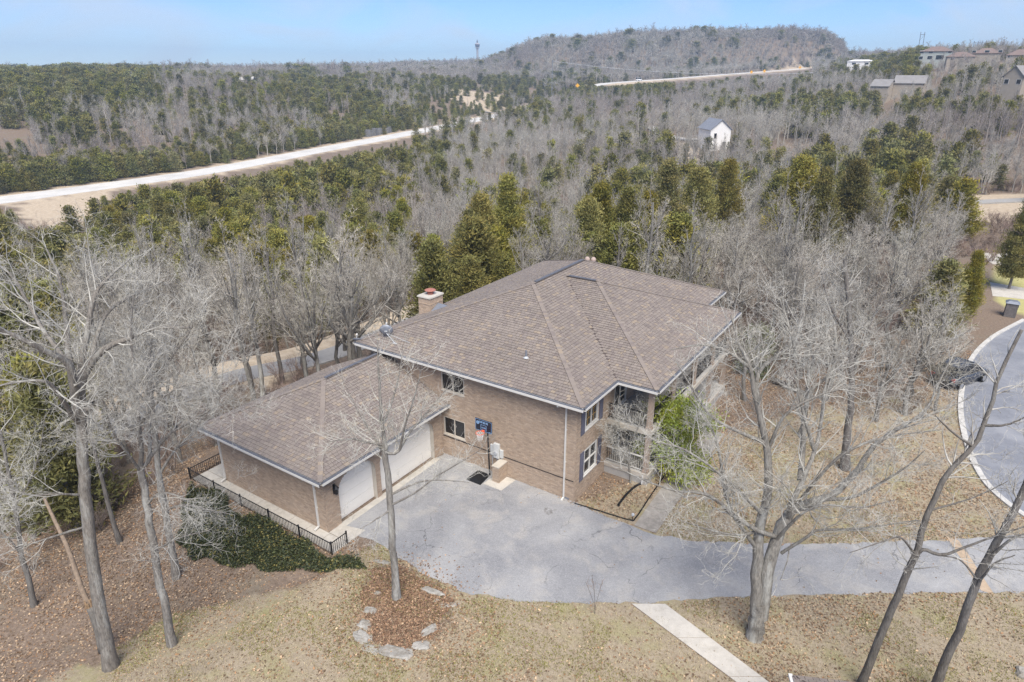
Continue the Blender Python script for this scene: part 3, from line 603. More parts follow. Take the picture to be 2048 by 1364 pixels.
BRT = [(1, 1, 1), (.94, .94, .94), (1.06, 1.06, 1.05), (.87, .86, .85), (1.12, 1.11, 1.09), (1.0, .97, .94), (.80, .79, .79)]
BRW = [.26, .2, .19, .12, .09, .1, .04]
BC = []                                  # every brick: distance, frame, size, tint, wall index
WALLS = []
def wall(name, o, u, n, length, z0, z1, openings=(), bricks=True, vis=None, seed=0):
    o = np.array(o, float); u = np.array(u, float); n = np.array(n, float); rh = .0765; bl = .213; r = np.random.default_rng(seed)
    mb = MB(); z = z0; row = 0; P = lambda a, zz, d=0: o+u*a+np.array([0, 0, zz])+n*d
    wi = len(WALLS); run = None; bricklist = []
    while z < z1-.01:
        zt = min(z+rh, z1); zm = (z+zt)/2; segs = [(0., length)]
        for (a, b, za, zb, ch) in openings:
            if za < zm < zb:
                ins = max(0, zm-(zb-ch)) if ch else 0
                if ch: ins = ch-math.sqrt(max(0, ch*ch-ins*ins)) if ins > 0 else 0
                a2, b2 = a+ins, b-ins; ns = []
                for s0, s1 in segs:
                    if b2 <= s0 or a2 >= s1: ns.append((s0, s1)); continue
                    if a2 > s0: ns.append((s0, a2))
                    if b2 < s1: ns.append((b2, s1))
                segs = ns
        if run and run[0] == segs: run[2] = zt
        else:
            if run:
                for s0, s1 in run[0]: mb.add([P(s0, run[1]), P(s1, run[1]), P(s1, run[2]), P(s0, run[2])], [(0, 1, 2, 3)])
            run = [segs, z, zt]
        if bricks:
            off = (row % 2)*bl*.5
            for s0, s1 in segs:
                k0 = int((s0-off)/bl)-1; x = off+k0*bl
                while x < s1:
                    a, b = max(x, s0)+.005, min(x+bl, s1)-.005
                    if b-a > .03:
                        c = P((a+b)/2, zm)
                        if vis is None or vis((a+b)/2, zm, c):
                            k = r.choice(len(BRT), p=BRW); full = abs(b-a-bl+.01) < 1e-6
                            BC.append((np.linalg.norm(c-CAM) if full else 1e9, (P(a, z+.005), u, n, b-a, zt-z-.010, k), wi, r.uniform(.92, 1.08), r.uniform(.006, .011)))
                    x += bl
        z = zt; row += 1
    for s0, s1 in run[0]: mb.add([P(s0, run[1]), P(s1, run[1]), P(s1, run[2]), P(s0, run[2])], [(0, 1, 2, 3)])
    w = mb.build(name, MORTAR, house); WALLS.append(w); return w
def lay_bricks(single=300):
    order = sorted(range(len(BC)), key=lambda i: BC[i][0]); solo = set(order[:single]); per = {}
    for i, (d, (o, u, n, L, h, k), wi, f, pr) in enumerate(BC):
        if i in solo: continue
        e = per.setdefault(wi, ([], [], [])); z = np.array([0, 0, 1.]); b = len(e[0])
        e[0].extend([o, o+u*L, o+u*L+z*h, o+z*h, o+n*pr, o+u*L+n*pr, o+u*L+z*h+n*pr, o+z*h+n*pr])
        e[1].extend([(b+4, b+5, b+6, b+7), (b, b+1, b+5, b+4), (b+1, b+2, b+6, b+5), (b+2, b+3, b+7, b+6), (b+3, b, b+4, b+7)]); e[2].extend([np.array(BRT[k])*f]*5)
    for wi, (V, F, T) in per.items():
        o = ob('bricks', mk(np.array(V), np.array(F), 'bricks', np.array(T)), BRICK, WALLS[wi]); o['kind'] = 'stuff'
    cache = {}
    for i in order[:single]:
        d, (o, u, n, L, h, k), wi, f, pr = BC[i]
        if k not in cache: cache[k] = MB().box(0, L, 0, h, 0, .0085, BRT[k]).mesh('brick')
        q = ob('brick', cache[k], BRICK, WALLS[wi]); q.matrix_basis = frame(o, u, (0, 0, 1), n)
X0, X1, Y0, Y1 = -HL+OH, -OH, OH, HB-OH
def gz_at(x): return GH+(min(x-G0, GX-x))*GP
hoopw = wall('wall', (X0, Y0, 0), (1, 0, 0), (0, -1, 0), X1-X0, 0, HH-.15, [(-9.27-X0, -7.67-X0, 4.26, 5.32, 0), (-9.22-X0, -7.68-X0, 1.42, 2.56, 0)], vis=lambda a, z, c: c[0] > -9.4 or z > gz_at(c[0])-.1, seed=21)
FOP = [(1.45, 2.92, 3.88, 5.70), (1.5, 2.97, 1.08, 2.64), (5.0, 6.0, .8, 3.0), (8.0, 9.6, 1.3, 2.9), (11.2, 13.0, .8, 3.0), (15, 16.6, 1.3, 2.9), (4.9, 6.5, 3.55, 5.6), (8.2, 10, 3.55, 5.6), (12, 13.8, 3.55, 5.6), (15.5, 17, 3.55, 5.6)]
frontw = wall('wall', (X1, Y0, 0), (0, 1, 0), (1, 0, 0), Y1-Y0, 0, HH-.15, [(a-Y0, b-Y0, c, d, 0) for a, b, c, d in FOP], vis=lambda a, z, c: c[1] < 7.5, seed=22)
wall('wall', (X1, Y1, 0), (-1, 0, 0), (0, 1, 0), X1-X0, 0, HH-.15, bricks=False)
wall('wall', (X0, Y1, 0), (0, -1, 0), (-1, 0, 0), Y1-Y0, -2.5, HH-.15, bricks=False)
gx0, gx1, gy0 = G0+OH, GX-OH, -GY+OH
wall('wall', (gx0, gy0, -.3), (1, 0, 0), (0, -1, 0), gx1-gx0, 0, GH+.15, seed=23)
D1, D2 = (-7.46, -4.92), (-4.58, -.22)
wall('wall', (gx1, gy0, 0), (0, 1, 0), (1, 0, 0), Y0-gy0, 0, GH-.15, [(D1[0]-gy0, D1[1]-gy0, -.1, 2.66, .8), (D2[0]-gy0, D2[1]-gy0, -.1, 2.66, .8)], seed=24)
wall('wall', (gx0, Y0, -.3), (0, -1, 0), (-1, 0, 0), Y0-gy0, -2, GH+.15, bricks=False)
lay_bricks()

def window(o, u, n, u0, u1, z0, z1, cols=2, rows=1, mun=0, fm=TRIM, fw=.07, wide=.10):
    o = np.array(o, float); u = np.array(u, float); n = np.array(n, float); P = lambda a, z, d: o+u*a+np.array([0, 0, z])+n*d
    def bx(mb, a0, a1, b0, b1, d0, d1): return mb.hexa([P(a0, b0, d0), P(a1, b0, d0), P(a1, b0, d1), P(a0, b0, d1), P(a0, b1, d0), P(a1, b1, d0), P(a1, b1, d1), P(a0, b1, d1)])
    f = MB(); d0, d1 = -.11, .012
    bx(f, u0, u0+fw, z0, z1, d0, d1); bx(f, u1-fw, u1, z0, z1, d0, d1); bx(f, u0+fw, u1-fw, z0, z0+fw, d0, d1-.002); bx(f, u0+fw, u1-fw, z1-fw, z1, d0, d1-.002)
    w = f.build('window', fm, house); cw = (u1-u0-2*fw)/cols; rhh = (z1-z0-2*fw)/rows
    for i in range(1, cols): bx(MB(), u0+fw+cw*i-.018, u0+fw+cw*i+.018, z0+fw, z1-fw, -.09, 0).build('mullion', fm, w)
    for i in range(cols):
        for j in range(rows): bx(MB(), u0+fw+cw*i, u0+fw+cw*(i+1), z0+fw+rhh*j, z0+fw+rhh*(j+1), -.10, -.07-.006*j).build('pane', GLASS, w)
    for j in range(1, rows): bx(MB(), u0+fw, u1-fw, z0+fw+rhh*j-.025, z0+fw+rhh*j+.025, -.085, -.01).build('mullion', fm, w)
    if mun:
        for i in range(cols):
            bx(MB(), u0+fw+cw*(i+.5)-.01, u0+fw+cw*(i+.5)+.01, z0+fw, z1-fw, -.075, -.05).build('muntin', mun, w)
            for j in range(1, 4): zz = z0+fw+(z1-z0-2*fw)*j/4; bx(MB(), u0+fw+cw*i, u0+fw+cw*(i+1), zz-.01, zz+.01, -.075, -.048).build('muntin', mun, w)
    bx(MB(), u0-.04, u1+.04, z0-.07, z0, -.02, .05).build('sill', fm, w)
    return w
window((0, Y0, 0), (1, 0, 0), (0, -1, 0), -9.27, -7.67, 4.26, 5.32, 2, fw=.045, fm=BEIGE)
window((0, Y0, 0), (1, 0, 0), (0, -1, 0), -9.22, -7.68, 1.42, 2.56, 2, fw=.045, fm=BEIGE)
GOLD = mat('amber_muntin', (.42, .27, .10), .1, 5, .6)
window((X1, 0, 0), (0, 1, 0), (1, 0, 0), 1.45, 2.92, 3.88, 5.70, 2, 1, GOLD, fw=.1)
window((X1, 0, 0), (0, 1, 0), (1, 0, 0), 1.5, 2.97, 1.08, 2.64, 2, 2)
for (a, b, c, d) in FOP[2:]: window((X1, 0, 0), (0, 1, 0), (1, 0, 0), a, b, c, d, 2 if b-a > 1.2 else 1, 1)
for ya, yb, za, zb in ((.98, 1.36, 3.78, 5.72), (3.02, 3.40, 3.78, 5.72), (1.02, 1.40, .98, 2.70), (3.07, 3.45, .98, 2.70)):
    mb = MB().box(X1+.012, X1+.03, ya, yb, za, zb); fr = .05
    for a, b, c, d in ((ya, ya+fr, za, zb), (yb-fr, yb, za, zb), (ya+fr, yb-fr, za, za+fr), (ya+fr, yb-fr, zb-fr, zb), (ya+fr, yb-fr, (za+zb)/2-.03, (za+zb)/2+.03)): mb.box(X1+.03, X1+.055, a, b, c, d)
    sh = mb.build('shutter', SHUT, house); lv = MB(); z = za+.09
    while z < zb-.08: lv.hexa([(X1+.031, ya+fr, z), (X1+.046, ya+fr, z-.015), (X1+.046, yb-fr, z-.015), (X1+.031, yb-fr, z), (X1+.031, ya+fr, z+.02), (X1+.046, ya+fr, z+.005), (X1+.046, yb-fr, z+.005), (X1+.031, yb-fr, z+.02)]); z += .05
    q = lv.build('louvres', SHUT, sh)
# garage doors
for (a, b) in (D1, D2):
    g = MB().box(gx1-.34, gx1-.30, a-.05, b+.05, 0, 2.72).build('garage_door', DOORW, house)
    for k in range(4): MB().box(gx1-.30, gx1-.262, a+.01, b-.01, .03+k*.66, .03+k*.66+.648).build('door_panel', DOORW, g)
    for y0, y1, s in ((a-.06, a, 1), (b, b+.06, -1)): MB().box(gx1-.32, gx1-.004, y0, y1, -.02, 1.95).build('jamb', BEIGE, g)
    # curved reveal over the door head
    mb = MB(); pts = []
    for k in range(9):
        t = math.pi/2*k/8; pts.append((a+.8-.8*math.cos(t), 1.86+.8*math.sin(t)))
    pts += [(b-(p[0]-a), p[1]) for p in pts[::-1]]
    for k in range(len(pts)-1):
        (y0, z0), (y1, z1) = pts[k], pts[k+1]; mb.add([(gx1-.32, y0, z0), (gx1-.003, y0, z0), (gx1-.003, y1, z1), (gx1-.32, y1, z1), (gx1-.32, y0, z0+.05), (gx1-.003, y0, z0+.05), (gx1-.003, y1, z1+.05), (gx1-.32, y1, z1+.05)], [(3, 2, 1, 0), (0, 1, 5, 4), (1, 2, 6, 5)])
    mb.build('door_head', BEIGE, g)
    for side in (0, 1):                                     # arch corner panel behind the brick edge
        poly = [(a-.02, 1.8), (a, 1.86)]+[(a+.8-.8*math.cos(math.pi/2*k/8), 1.86+.8*math.sin(math.pi/2*k/8)) for k in range(9)]+[(a+.8, 2.74), (a-.02, 2.74)]
        if side: poly = [(a+b-p[0], p[1]) for p in poly]
        MB().extr([(gx1-.012, p[0], p[1]) for p in poly], (-.03, 0, 0)).build('arch_corner', MORTAR, g)
tag(MB().box(gx1-.05, gx1+.34, D1[0]-.3, -.1, -.05, .033).build('garage_apron', CONC), kind='structure')
# coach lamp beside the garage door
lp = MB().box(gx1+.0, gx1+.05, -7.80, -7.66, 1.95, 2.5).build('coach_lamp', BLACK, house)
MB().lathe([(.03, 0), (.10, .06), (.12, .34), (.16, .36), (.05, .5), (.01, .56)], (gx1+.17, -7.73, 1.95), 6).build('lantern', BLACK, lp)
MB().bar((gx1+.03, -7.73, 2.42), (gx1+.17, -7.73, 2.50), .03).build('arm', BLACK, lp)
# downspouts
def spout(pts, w=.085, m=TRIM):
    mb = MB()
    for a, b in zip(pts[:-1], pts[1:]): mb.bar(a, np.array(b)+(np.array(b)-np.array(a))/np.linalg.norm(np.array(b)-np.array(a))*.03, w, w*.8)
    d = mb.build('downspout', m, house)
    for f in (.25, .6): 
        p = np.array(pts[2])*(1-f)+np.array(pts[3])*f; MB().box(p[0]-.06, p[0]+.06, p[1]-.01, p[1]+.05, p[2]-.02, p[2]+.02).build('bracket', m, d)
spout([(-1.35, -.06, HH-.1), (-1.35, -.06, HH-.28), (-1.15, .50, HH-.45), (-1.15, .50, .12), (-1.15, .28, .05)])
spout([(-10.0, -GY-.06, GH-.1), (-10, -GY-.06, GH-.25), (-10.0, gy0-.06, GH-.5), (-10, gy0-.06, .18), (-10, gy0-.3, .1)])
spout([(-17.55, -GY-.06, GH-.1), (-17.55, -GY-.06, GH-.25), (-17.55, gy0-.06, GH-.5), (-17.55, gy0-.06, .18), (-17.55, gy0-.3, .1)])
# meter boxes, conduits, dark ledge line, little pier on the hoop wall
for x0, x1, z0, z1, d in ((-5.86, -5.64, 1.16, 1.82, .10), (-5.61, -5.25, 1.08, 1.98, .16), (-5.22, -5.02, 1.16, 1.66, .10)):
    b = MB().box(x0, x1, Y0-d, Y0-.012, z0, z1).build('meter_box', BOXG, house); MB().box(x0+.02, x1-.02, Y0-d-.012, Y0-d, z0+.02, z1-.02).build('cover', BOXG, b)
    if d > .12: MB().lathe([(.10, 0), (.10, .06), (.06, .1)], ((x0+x1)/2, Y0-d-.1, 1.45), 16, axis=1).build('meter_dial', LGREY, b)
    MB().tube([((x0+x1)/2, Y0-.05, z0), ((x0+x1)/2, Y0-.05, .02)], .025, 8).build('conduit', LGREY, b)
MB().bar((-9.3, Y0-.02, 1.26), (-.62, Y0-.02, 1.25), .02, .035).build('cable_or_ledge_line', PLAST, house)  # black bar painting in the brick ledge line and its shadow
MB().box(-1.25, -.85, Y0-.02, Y0-.011, .02, .14).build('crawl_vent', GREY, house)
fl = MB().lathe([(.03, 0), (.07, .04), (.08, .12)], (-.9, Y0-.2, HH-.42), 10).build('floodlight', BLACK, house); MB().lathe([(.03, 0), (.07, .04), (.08, .12)], (-.7, Y0-.16, HH-.42), 10).build('floodlight', BLACK, house)
MB().box(-.86, -.74, Y0-.10, Y0-.012, HH-.34, HH-.22).build('light_plate', BLACK, house)
# roof details
def roofz(x, y): return HH+min(y, -x)*HP
vp = MB().lathe([(.055, -.1), (.055, .42)], (-4.55, 2.05, roofz(-4.55, 2.05)), 10).build('vent_pipe', GREY, house); MB().lathe([(.16, .0), (.10, .04), (.06, .08)], (-4.55, 2.05, roofz(-4.55, 2.05)+.01), 14).build('flashing', LGREY, vp)
for k, (x, y) in enumerate(((-7.75, 15.0), (-7.35, 15.15))):
    z = HH+HL/2*HP-.75; t = MB().lathe([(.12, 0), (.12, .45)], (x, y, z), 12).build('roof_vent', PINKB, house)
    MB().lathe([(.13, .45), (.17, .52), (.19, .62), (.16, .72), (.08, .80), (.01, .82)], (x, y, z), 14).build('vent_cap', PINKB, t)
# chimney
ch = MB().box(-15.35, -14.35, 5.75, 7.05, -2.4, 7.25).build('chimney', MORTAR, house); mb = MB(); rr = np.random.default_rng(4); z = 5.6; k = 0
while z < 7.2:
    for (o, u, n, L) in (((-15.35, 5.75), (1, 0), (0, -1), 1.0), ((-14.35, 5.75), (0, 1), (1, 0), 1.3)):
        x = -(k % 2)*.106
        while x < L:
            a, b = max(x, 0)+.004, min(x+.213, L)-.004; pr = .009 if abs(z-6.8) > .04 else .03
            if b-a > .03:
                p = lambda s, zz, d: (o[0]+u[0]*s+n[0]*d, o[1]+u[1]*s+n[1]*d, zz)
                mb.hexa([p(a, z, 0), p(b, z, 0), p(b, z, pr), p(a, z, pr), p(a, z+.067, 0), p(b, z+.067, 0), p(b, z+.067, pr), p(a, z+.067, pr)], tuple(np.array(BRT[rr.choice(7, p=BRW)])*1.12))
            x += .213
    z += .0765; k += 1
q = mb.build('bricks', BRICK, ch); q['kind'] = 'stuff'
MB().hexa([(-15.42, 5.68, 7.25), (-14.28, 5.68, 7.25), (-14.28, 7.12, 7.25), (-15.42, 7.12, 7.25), (-15.40, 5.70, 7.34), (-14.30, 5.70, 7.34), (-14.30, 7.10, 7.34), (-15.40, 7.10, 7.34)]).build('chimney_cap', CONC, ch)
MB().lathe([(.2, 7.34), (.2, 7.5)], (-14.85, 6.4, 0), 16).build('flue', TERRA, ch); MB().lathe([(.36, 7.58), (.38, 7.62), (.30, 7.66), (.05, 7.70)], (-14.85, 6.4, 0), 18).build('flue_cap', TERRA, ch)
MB().add([(-14.30, 5.7, 6.42), (-14.30, 7.3, 6.42), (-13.5, 6.5, 6.74), (-14.30, 6.5, 6.80), (-14.30, 5.7, 6.3), (-14.30, 7.3, 6.3)], [(0, 2, 3), (3, 2, 1), (0, 4, 2), (2, 5, 1)]).build('cricket_flashing', GREY, ch)
# two storey front porch
for z0, z1 in ((0, .72), (3.1, 3.4)):
    MB().box(X1+.01, HD-.22, HS1+.28, HS2-.28, z0, z1).build('porch_floor', PORCHF, house)
    MB().box(X1+.01, HD-.18, HS1+.24, HS1+.28, z1-.28, z1-.02).build('rim_board', BEIGE, house)
    MB().box(HD-.22, HD-.18, HS1+.28, HS2-.28, z1-.28, z1-.02).build('rim_board', BEIGE, house)
for y in (HS1+.45, 7.4, 10.9, 14.4, HS2-.45):
    c = MB().box(HD-.53, HD-.27, y-.13, y+.13, .72, HH-.16).build('porch_column', WOODP, house)
    for z in (.72, 3.40, HH-.32): MB().box(HD-.56, HD-.24, y-.16, y+.16, z, z+.15).build('collar', WOODP, c)
def railing(a, b, z, m, top):
    a, b = np.array(a, float), np.array(b, float); r = MB().bar((*a, z+.92), (*b, z+.92), .06, .05).bar((*a, z+.12), (*b, z+.12), .04, .04).build('railing', top, house)
    n = int(np.linalg.norm(b-a)/.125); me = MB().box(-.011, .011, -.011, .011, 0, .80).mesh('baluster')
    for i in range(n):
        p = a+(b-a)*(i+.5)/n; o = ob('baluster', me, m, r); o.matrix_basis = Matrix.Translation((p[0], p[1], z+.12))
railing((X1+.05, HS1+.38), (HD-.55, HS1+.38), .72, BLACK, TRIM); railing((X1+.05, HS1+.38), (HD-.55, HS1+.38), 3.4, BLACK, BLACK)
ys = [HS1+.58, 7.27, 7.53, 10.77, 11.03, 14.27, 14.53, HS2-.58]
for i in range(0, 8, 2): railing((HD-.4, ys[i]), (HD-.4, ys[i+1]), 3.4, BLACK, BLACK)
railing((HD-.4, ys[0]), (HD-.4, ys[1]), .72, BLACK, TRIM)

# ------------------------------------------------------------------ things round the house
# satellite dishes
def dish(name, label, foot, ctr, face, r, m):
    root = empty(name, foot, label, 'satellite dish', 'satellite dishes on the roof'); face = Vector(face).normalized(); q = face.to_track_quat('Z', 'Y').to_matrix()
    V = []; n = 24
    for rr_, h in ((0.001, 0), (r*.35, .012), (r*.7, .05), (r, .11), (r*.995, .122), (r*.7, .062), (.001, .012)):
        for i in range(n):
            a = 2*math.pi*i/n; V.append(Vector(ctr)+q@Vector((rr_*math.cos(a), rr_*.92*math.sin(a), h)))
    F = [(j*n+i, j*n+(i+1) % n, (j+1)*n+(i+1) % n, (j+1)*n+i) for j in range(6) for i in range(n)]
    ob('reflector', MB().add(V, F).mesh('reflector', True), m, root)
    MB().tube([foot, Vector(ctr)-Vector((0, 0, .12)), Vector(ctr)-face*.03], .024, 8).build('mast', LGREY, root)
    MB().bar(Vector(foot)-Vector((.15, 0, 0)), Vector(foot)+Vector((.15, 0, 0)), .14, .03).build('foot_plate', LGREY, root)
    MB().bar(Vector(ctr)-face*.05-Vector((.08, 0, .02)), Vector(ctr)-face*.05+Vector((.08, 0, .02)), .09, .07).build('bracket', LGREY, root)
    e = Vector(ctr)+face*.42+q@Vector((0, r*.75, 0))
    MB().tube([Vector(ctr)+q@Vector((0, r*.85, .1)), e], .014, 6).build('feed_arm', LGREY, root)
    MB().bar(e-face*.02, e-face*.14, .09, .11).build('feed_horn', KERB, root)
    return root
f1 = (-12.75, .62, HH+.62*HP+.02); c1 = pl(772, 662, 1, .75)
dish('satellite_dish', 'round grey satellite dish standing on the main roof near its eave', f1, c1, (-.5, .78, .16), .40, GREY)
MB().tube([Vector(c1)-Vector((0, 0, .15)), (-11.9, .95, HH+.95*HP+.02)], .014, 6).build('strut', LGREY, bpy.data.objects['satellite_dish'])
c2 = pl(715, 682, 1, .1)
dish('satellite_dish', 'small grey satellite dish seen edge on at the roof corner above the garage', (c2[0]+.12, .16, HH+.05), c2, (-.3, .5, .8), .30, GREY)
# basketball hoop
hb = empty('basketball_hoop', (-6.0, -.3, .03), 'portable basketball hoop with navy backboard and black pole by brick wall', 'basketball hoop')
MB().hexa([(-6.55, -.95, .03), (-5.55, -.95, .03), (-5.65, .05, .03), (-6.45, .05, .03), (-6.40, -.8, .2), (-5.7, -.8, .2), (-5.75, -.05, .22), (-6.35, -.05, .22)]).build('base', PLAST, hb)
bc = pl(967, 852, 1, -.45)
MB().tube([(bc[0]+.02, .02, .15), (bc[0]+.02, -.12, bc[2]-.25)], .045, 10).tube([(bc[0]+.02, -.10, bc[2]-.3), (bc[0]+.02, -.42, bc[2])], .035, 8).build('pole', BLACK, hb)
bw, bh = .55, .36
bb = MB().box(bc[0]-bw, bc[0]+bw, -.45, -.42, bc[2]-bh, bc[2]+bh).build('backboard', BOARDB, hb)
def brd(mb, x0, x1, z0, z1, w): 
    for a, b, c, d in ((x0, x1, z0, z0+w), (x0, x1, z1-w, z1), (x0, x0+w, z0+w, z1-w), (x1-w, x1, z0+w, z1-w)): mb.box(bc[0]+a, bc[0]+b, -.4545, -.4505, bc[2]+c, bc[2]+d)
    return mb
brd(MB(), -bw+.02, bw-.02, -bh+.02, bh-.02, .022).build('border_stripe', BOARDL, bb)
brd(MB(), -.19, .19, -.27, .05, .026).build('target_square', BOARDL, bb)
lg = MB()
for k, x in enumerate((-.30, -.20, -.12, -.03, .06, .15, .23)): lg.box(bc[0]+x, bc[0]+x+.05+.015*(k % 2), -.4545, -.4505, bc[2]+.12+.01*(k % 3), bc[2]+.25)
for k, x in enumerate((-.12, -.05, .03, .09)): lg.box(bc[0]+x, bc[0]+x+.045, -.4545, -.4505, bc[2]-.17, bc[2]-.08+.01*(k % 2))
lg.lathe([(.10, 0), (.105, .002)], (bc[0]-.38, -.4535, bc[2]+.12), 16, axis=1).box(bc[0]+.33, bc[0]+.47, -.4545, -.4505, bc[2]-.30, bc[2]-.27)
lg.build('logo_print', BOARDL, bb)
rc = (bc[0], -.45-.32, bc[2]-.27); ring = [(rc[0]+.225*math.cos(a), rc[1]+.225*math.sin(a), rc[2]) for a in np.linspace(0, 2*math.pi, 21)]
MB().tube(ring, .014, 6, caps=False).box(rc[0]-.07, rc[0]+.07, -.56, -.45, rc[2]-.05, rc[2]+.02).build('rim', ORANGE, hb)
net = MB()
for i in range(12):
    for s in (1, -1):
        pts = []
        for k in range(5):
            a = 2*math.pi*(i/12+s*k*.5/12); r_ = .22*(1-.4*min(k/3., 1)); pts.append((rc[0]+r_*math.cos(a), rc[1]+r_*math.sin(a), rc[2]-.1*k))
        net.tube(pts, .007, 4, caps=False)
net.build('net', NETW, hb)
# brick pier and pad beside the hoop
pz = pl(991, 912, 1, -.1)
pr_ = empty('brick_pier', (-5.0, -.05, .03), 'short brown brick pier under the meter boxes on the house wall', 'brick pier')
MB().box(-5.21, -4.79, -.28, .54, .03, 1.0).build('core', MORTAR, pr_); mb = MB(); z = .05; k = 0
while z < .98:
    for (o, u, n, L) in (((-5.21, -.28), (1, 0), (0, -1), .42), ((-4.79, -.28), (0, 1), (1, 0), .8), ((-5.21, .54), (0, -1), (-1, 0), .8)):
        x = -(k % 2)*.1
        while x < L:
            a, b = max(x, 0)+.004, min(x+.21, L)-.004
            if b-a > .02: mb.hexa([(o[0]+u[0]*s+n[0]*d, o[1]+u[1]*s+n[1]*d, zz) for zz in (z, z+.066) for s, d in ((a, 0), (b, 0), (b, .01), (a, .01))], BRT[rr.choice(7, p=BRW)])
            x += .21
    z += .076; k += 1
q = mb.build('bricks', BRICK, pr_); q['kind'] = 'stuff'; MB().box(-5.24, -4.76, -.31, .54, 1.0, 1.06).build('cap', BEIGE, pr_)
sheet('concrete_pad', [(-5.5, -.75), (-4.3, -.75), (-4.2, .5), (-5.4, .5)], .055, CONC, .01)
# black metal fence
fe = empty('metal_fence', (-13.7, -9.35, .04), 'low black metal picket fence round the garage walkway', 'fence')
def fence_run(a, b, z0, h, first=True, posts=None):
    a, b = np.array(a, float), np.array(b, float); L = np.linalg.norm(b-a); t = (b-a)/L
    for zz in (z0+.08, z0+h-.02): MB().bar((*a, zz), (*b, zz), .035, .035).build('rail', BLACK, fe)
    np_ = posts or max(1, round(L/2.4)); me = MB().box(-.03, .03, -.03, .03, -.12, h+.05).lathe([(.045, h+.05), (.045, h+.07), (.01, h+.1)], (0, 0, 0), 8).mesh('post')
    for i in range(0 if first else 1, np_+1): o = ob('post', me, BLACK, fe); p = a+(b-a)*i/np_; o.matrix_basis = Matrix.Translation((p[0], p[1], z0))
    n = int(L/.115); mp_ = MB().box(-.010, .010, -.010, .010, .04, h-.02).mesh('picket')
    for i in range(1, n):
        p = a+t*L*i/n; o = ob('picket', mp_, BLACK, fe); o.matrix_basis = Matrix.Translation((p[0], p[1], z0))
fence_run((-8.02, -8.42), (-8.02, -9.37), -.16, .84, posts=1); fence_run((-8.02, -9.37), (-19.37, -9.37), -.16, .84, first=False, posts=5); fence_run((-19.37, -9.37), (-19.37, -4.1), -.16, .84, first=False, posts=2)
# drain pipe, globe light, edging
dp = empty('drain_pipe', gp(1236, 1012), 'black corrugated drain pipe lying on the leaf bed by the path', 'drain pipe')
P = catmull([(1.53, 1.54, .06), (1.5, 2.6, .08), (1.58, 3.6, .06), (1.75, 4.05, .08)], 60); R = .055+.008*(np.arange(60) % 2); MB().tube(P, R, 10).build('corrugated_tube', PLAST, dp); MB().lathe([(.07, 0), (.075, .12)], (1.53, 1.5, .0), 10, axis=1).build('collar', PLAST, dp)
MB().bar((1.78, 4.0, .05), (1.80, HS1+.30, .72), .09, .07).build('downspout_end', TRIM, dp)
gl = empty('path_light', gp(1265, 1040), 'small globe path light at the corner of the leaf bed', 'path light'); g0 = gp(1265, 1040)
MB().lathe([(.015, 0), (.015, .25)], g0, 8).build('stake', BLACK, gl); MB().lathe([(.01, .24), (.07, .27), (.085, .33), (.06, .40), (.01, .42)], g0, 14).build('globe', LGREY, gl)
kl = MB().tube(catmull([(-.45, .45, .03), (.6, .55, .04), (2.5, .75, .04), (2.72, 1.1, .04), (2.62, 3.0, .04), (2.5, 5.5, .04)], 40), .035, 6).build('bed_edging', PLAST); tag(kl, 'thin black edging strip bounding the leaf bed beside the path', 'garden edging')

# ------------------------------------------------------------------ trees: generators
def unit(v): return v/(np.linalg.norm(v, axis=-1, keepdims=True)+1e-9)
def sprout(P, R, r, dens=None, n=None, t0=.2, t1=1., ang=45, sd=12, lenf=None, lens=None, shrink=.5, rr=.55, rmin=.004, rmax=9., k=4, up=.15, wig=.12, taper=.25):
    """branches growing out of the polylines P with radii R; either n for each parent or dens per metre"""
    m, kk = P.shape[:2]; Lp = np.linalg.norm(np.diff(P, axis=1), axis=2).sum(1)
    t0 = np.broadcast_to(np.asarray(t0, float), (m,))
    cnt = np.full(m, n) if n else r.poisson(np.maximum(Lp*(1-t0)*dens, .01)); idx = np.repeat(np.arange(m), cnt); N = len(idx)
    t = t0[idx]+(t1-t0[idx])*r.random(N); f = np.clip(t*(kk-1), 0, kk-1.001); i = f.astype(int); fr = (f-i)[:, None]
    a, b = P[idx, i], P[idx, i+1]; base = a*(1-fr)+b*fr; tan = unit(b-a); rp = R[idx, i]*(1-fr[:, 0])+R[idx, i+1]*fr[:, 0]
    perp = unit(np.cross(tan, r.normal(size=(N, 3)))); an = np.radians(ang+sd*r.normal(size=N))[:, None]; d = unit(tan*np.cos(an)+perp*np.sin(an))
    L = (Lp[idx]*lenf if lenf else np.full(N, lens))*(1-shrink*t)*r.uniform(.65, 1.25, N); r0 = np.clip(rp*rr, rmin, rmax)
    Q = np.empty((N, k, 3)); Q[:, 0] = base; cur = base.copy()
    for s in range(1, k):
        d = unit(d+np.array([0, 0, up])+wig*r.normal(size=(N, 3))); cur = cur+d*(L/(k-1))[:, None]; Q[:, s] = cur
    return Q, r0[:, None]*np.linspace(1, taper, k)[None]
def ribbons(P, Rw, r):
    """flat tapering twigs: (m,k,3) -> verts, quads"""
    m, k = P.shape[:2]; tan = unit(P[:, -1]-P[:, 0]); sd = unit(np.cross(tan, r.normal(size=(m, 3))))
    w = Rw[:, :, None]*sd[:, None]; V = np.stack([P-w, P+w], 2).reshape(-1, 3)
    b = (np.arange(m)*2*k)[:, None]; j = np.arange(k-1)[None]*2; F = np.stack([b+j, b+j+1, b+j+3, b+j+2], -1).reshape(-1, 4); return V, F
